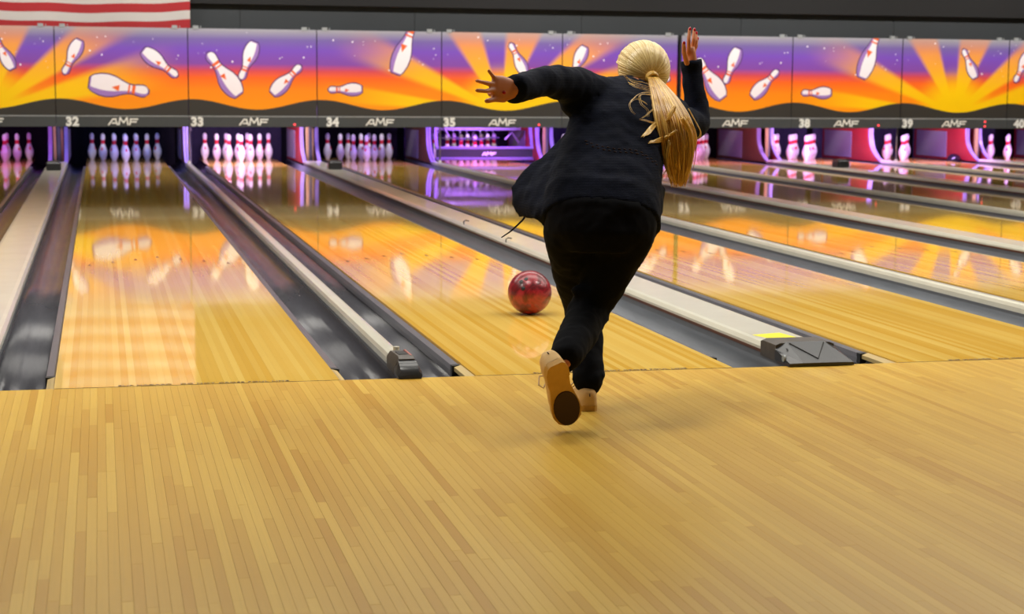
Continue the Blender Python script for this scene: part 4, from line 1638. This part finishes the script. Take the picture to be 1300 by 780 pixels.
# cap: everything behind the hairline
for j in range(NB + 1):
    for i in range(NA):
        th = 2 * pi * i / NA
        lat = -0.62 + (pi / 2 + 0.62) * 0  # placeholder keeps grid simple
        # polar grid about the tie direction
        ang = (j / NB) * 1.95
        ax1 = td.orthogonal().normalized()
        ax2 = td.cross(ax1)
        dr = td * math.cos(ang) + (ax1 * math.cos(th) + ax2 * math.sin(th)) * math.sin(ang)
        # pull in what would cover the face
        if dr.y > 0.62 or (dr.y > 0.30 and dr.z < 0.45):
            k = 0.72
        elif dr.z < -0.55:
            k = 0.70
        else:
            k = 0.975
        capv.append(onhead(dr, k))
for j in range(NB):
    for i in range(NA):
        i2 = (i + 1) % NA
        capf.append((j * NA + i, j * NA + i2, (j + 1) * NA + i2, (j + 1) * NA + i))
hair.add(capv, capf)
for q in range(1000):
    th = hr_.uniform(-0.75, pi + 0.75)
    f0 = hr_.uniform(-0.25, 0.42)
    st_ = Vector((math.cos(th), f0, math.sin(th)))
    if st_.z > 0.55:
        st_.y = hr_.uniform(-0.2, 0.80)
    if st_.z < 0.2:
        st_.y = hr_.uniform(-0.45, 0.10)
    st_.normalize()
    ang = st_.angle(td)
    if ang > 2.7:
        continue
    pts, rad = [], []
    M_ = 12
    lift = hr_.uniform(0.985, 1.028)
    for k in range(M_ + 1):
        t = k / M_
        s_ = math.sin(ang)
        dr = (st_ * math.sin((1 - t) * ang) + td * math.sin(t * ang)) / s_ if s_ > 1e-3 else td
        pts.append(onhead(dr, lift + 0.012 * math.sin(pi * t)))
        rad.append(0.0034 * (0.55 + 0.45 * math.sin(pi * min(1, 0.12 + t * 0.8))))
    hair.t = min(1, max(0, hr_.gauss(0.62, 0.34)))
    hair.tube(pts, rad, 6)
hair.build('hair', 'hair', person, True, True)

CURVE = [(829, 98.5, -0.400, 6), (836, 110, -0.450, 11), (846, 130, -0.560, 18), (855, 155, -0.620, 23), (860, 180, -0.645, 23), (861, 205, -0.650, 19), (862, 226, -0.640, 12), (862, 238, -0.635, 8)]


def pony(t):
    x = t * (len(CURVE) - 1)
    i = min(int(x), len(CURVE) - 2)
    f = x - i
    a, b, c, d_ = CURVE[max(i - 1, 0)], CURVE[i], CURVE[i + 1], CURVE[min(i + 2, len(CURVE) - 1)]
    return [0.5 * (2 * b[k] + (c[k] - a[k]) * f + (2 * a[k] - 5 * b[k] + 4 * c[k] - d_[k]) * f * f + (3 * b[k] - a[k] - 3 * c[k] + d_[k]) * f ** 3) for k in range(4)]


tail = MB()
for q in range(380):
    a = hr_.uniform(0, 2 * pi)
    rr_ = math.sqrt(hr_.random())
    end = hr_.uniform(0.72, 1.0) if hr_.random() < 0.8 else hr_.uniform(0.5, 0.75)
    ph, am_ = hr_.uniform(0, 6.28), hr_.uniform(0.5, 3.6)
    fr_ = hr_.uniform(5, 10)
    pts, rad = [], []
    M_ = 16
    for k in range(M_ + 1):
        t = end * k / M_
        u, v, Y, w = pony(t)
        u += w * rr_ * math.cos(a) + am_ * t * math.sin(fr_ * t + ph)
        Y += w / 370 * 0.62 * rr_ * math.sin(a)
        v += 1.5 * rr_ * math.sin(a) * t
        pts.append(pv(u, v, Y))
        e = 1 - k / M_
        rad.append(0.0032 * min(1, 0.25 + 2.2 * e) * (0.8 + 0.4 * hr_.random() * 0 + 0.2))
    tail.t = min(1, max(0, hr_.gauss(0.48, 0.32)))
    tail.tube(pts, rad, 6)
LOOSE = [
    ([(795, 98.5), (806, 103), (815, 104), (824, 107.7), (832, 113)], 0.0014),
    ([(792, 96), (800, 105), (812, 109), (826, 113)], 0.0012),
    ([(797, 104), (808, 110), (820, 113), (832, 117)], 0.0012),
    ([(838, 128), (831, 122), (823.6, 120.5), (815, 120), (811, 123), (813, 132), (818, 137), (821.6, 141), (822, 148.7)], 0.0011),
    ([(836, 122), (824, 117), (812, 119), (803, 127), (800, 133), (803, 141), (807, 145)], 0.0010),
    ([(822, 133), (812, 127), (805, 127), (800.5, 131)], 0.0009),
    ([(840, 140), (830, 138), (820, 146), (814, 150)], 0.0010),
    ([(856.4, 134), (851, 144), (844, 151), (836, 154), (828, 159), (821, 167), (815.4, 173.4)], 0.0036),
    ([(856, 138), (849, 149), (841, 154), (831, 160), (823, 170), (817, 172)], 0.0032),
    ([(854, 146), (845, 155), (832, 157), (820, 154), (812, 152)], 0.0022),
    ([(858, 165), (850, 171), (843, 174), (836, 176), (829, 179), (823.6, 181.6)], 0.0032),
    ([(857, 168), (848, 173), (840, 178), (826, 180)], 0.003),
    ([(874, 138), (881, 151), (886, 160), (889, 167), (888, 173), (884, 176)], 0.0022),
    ([(872, 150), (880, 165), (883, 178), (881, 190)], 0.0022),
    ([(866, 150), (876, 170), (878, 196), (872, 222)], 0.0032),
    ([(850, 180), (846, 205), (849, 220), (853, 226)], 0.0035),
    ([(852, 190), (847, 212), (842, 222)], 0.0025),
]
for L, r in LOOSE:
    for c_ in range(6 if r >= 0.003 else 2):
        j_ = [hr_.uniform(-2.0, 2.0) * (c_ > 0) for _ in range(3)]
        P = []
        for i, (u, v) in enumerate(L):
            Y = -0.60 if v < 116 else -0.675
            if v < 108:
                Y = -0.46
            P.append((u + j_[0], v + j_[1], Y + j_[2] * 0.008))
        Q = []
        for i in range(len(P) - 1):
            p0, p1, p2, p3 = [Vector(P[k]) for k in (max(i - 1, 0), i, i + 1, min(i + 2, len(P) - 1))]
            for k in range(4):
                t = k / 4
                Q.append(0.5 * ((2 * p1) + (p2 - p0) * t + (2 * p0 - 5 * p1 + 4 * p2 - p3) * t * t + (3 * p1 - p0 - 3 * p2 + p3) * t ** 3))
        Q.append(Vector(P[-1]))
        tail.t = hr_.uniform(0.45, 0.95)
        PP = []
        for q in Q:
            hp = on_card(q[0], q[1], 0.012)[0] if q[0] < 850 and q[1] > 110 else None
            fq = pv(*q)
            if hp is not None:
                k_ = min(1, max(0, (850 - q[0]) / 16))
                fq = fq.lerp(hp, k_)
            PP.append(fq)
        tail.tube(PP, [r * (0.9 - 0.65 * (i / len(Q)) ** 2) for i in range(len(Q))], 6)
tail.build('ponytail', 'ponytail', person, True, True)
tie = MB()
ax = (pv(834, 108, -0.44) - TIE).normalized()
s = ax.orthogonal().normalized()
b = ax.cross(s)
for off, rr_ in ((0.004, 0.019), (0.011, 0.0195), (0.018, 0.019)):
    tie.tube([TIE + ax * off + (s * math.cos(2 * pi * k / 20) + b * math.sin(2 * pi * k / 20)) * rr_ for k in range(21)], 0.0055, 8)
tie.build('hair_tie', 'ponytail', person, True, True)
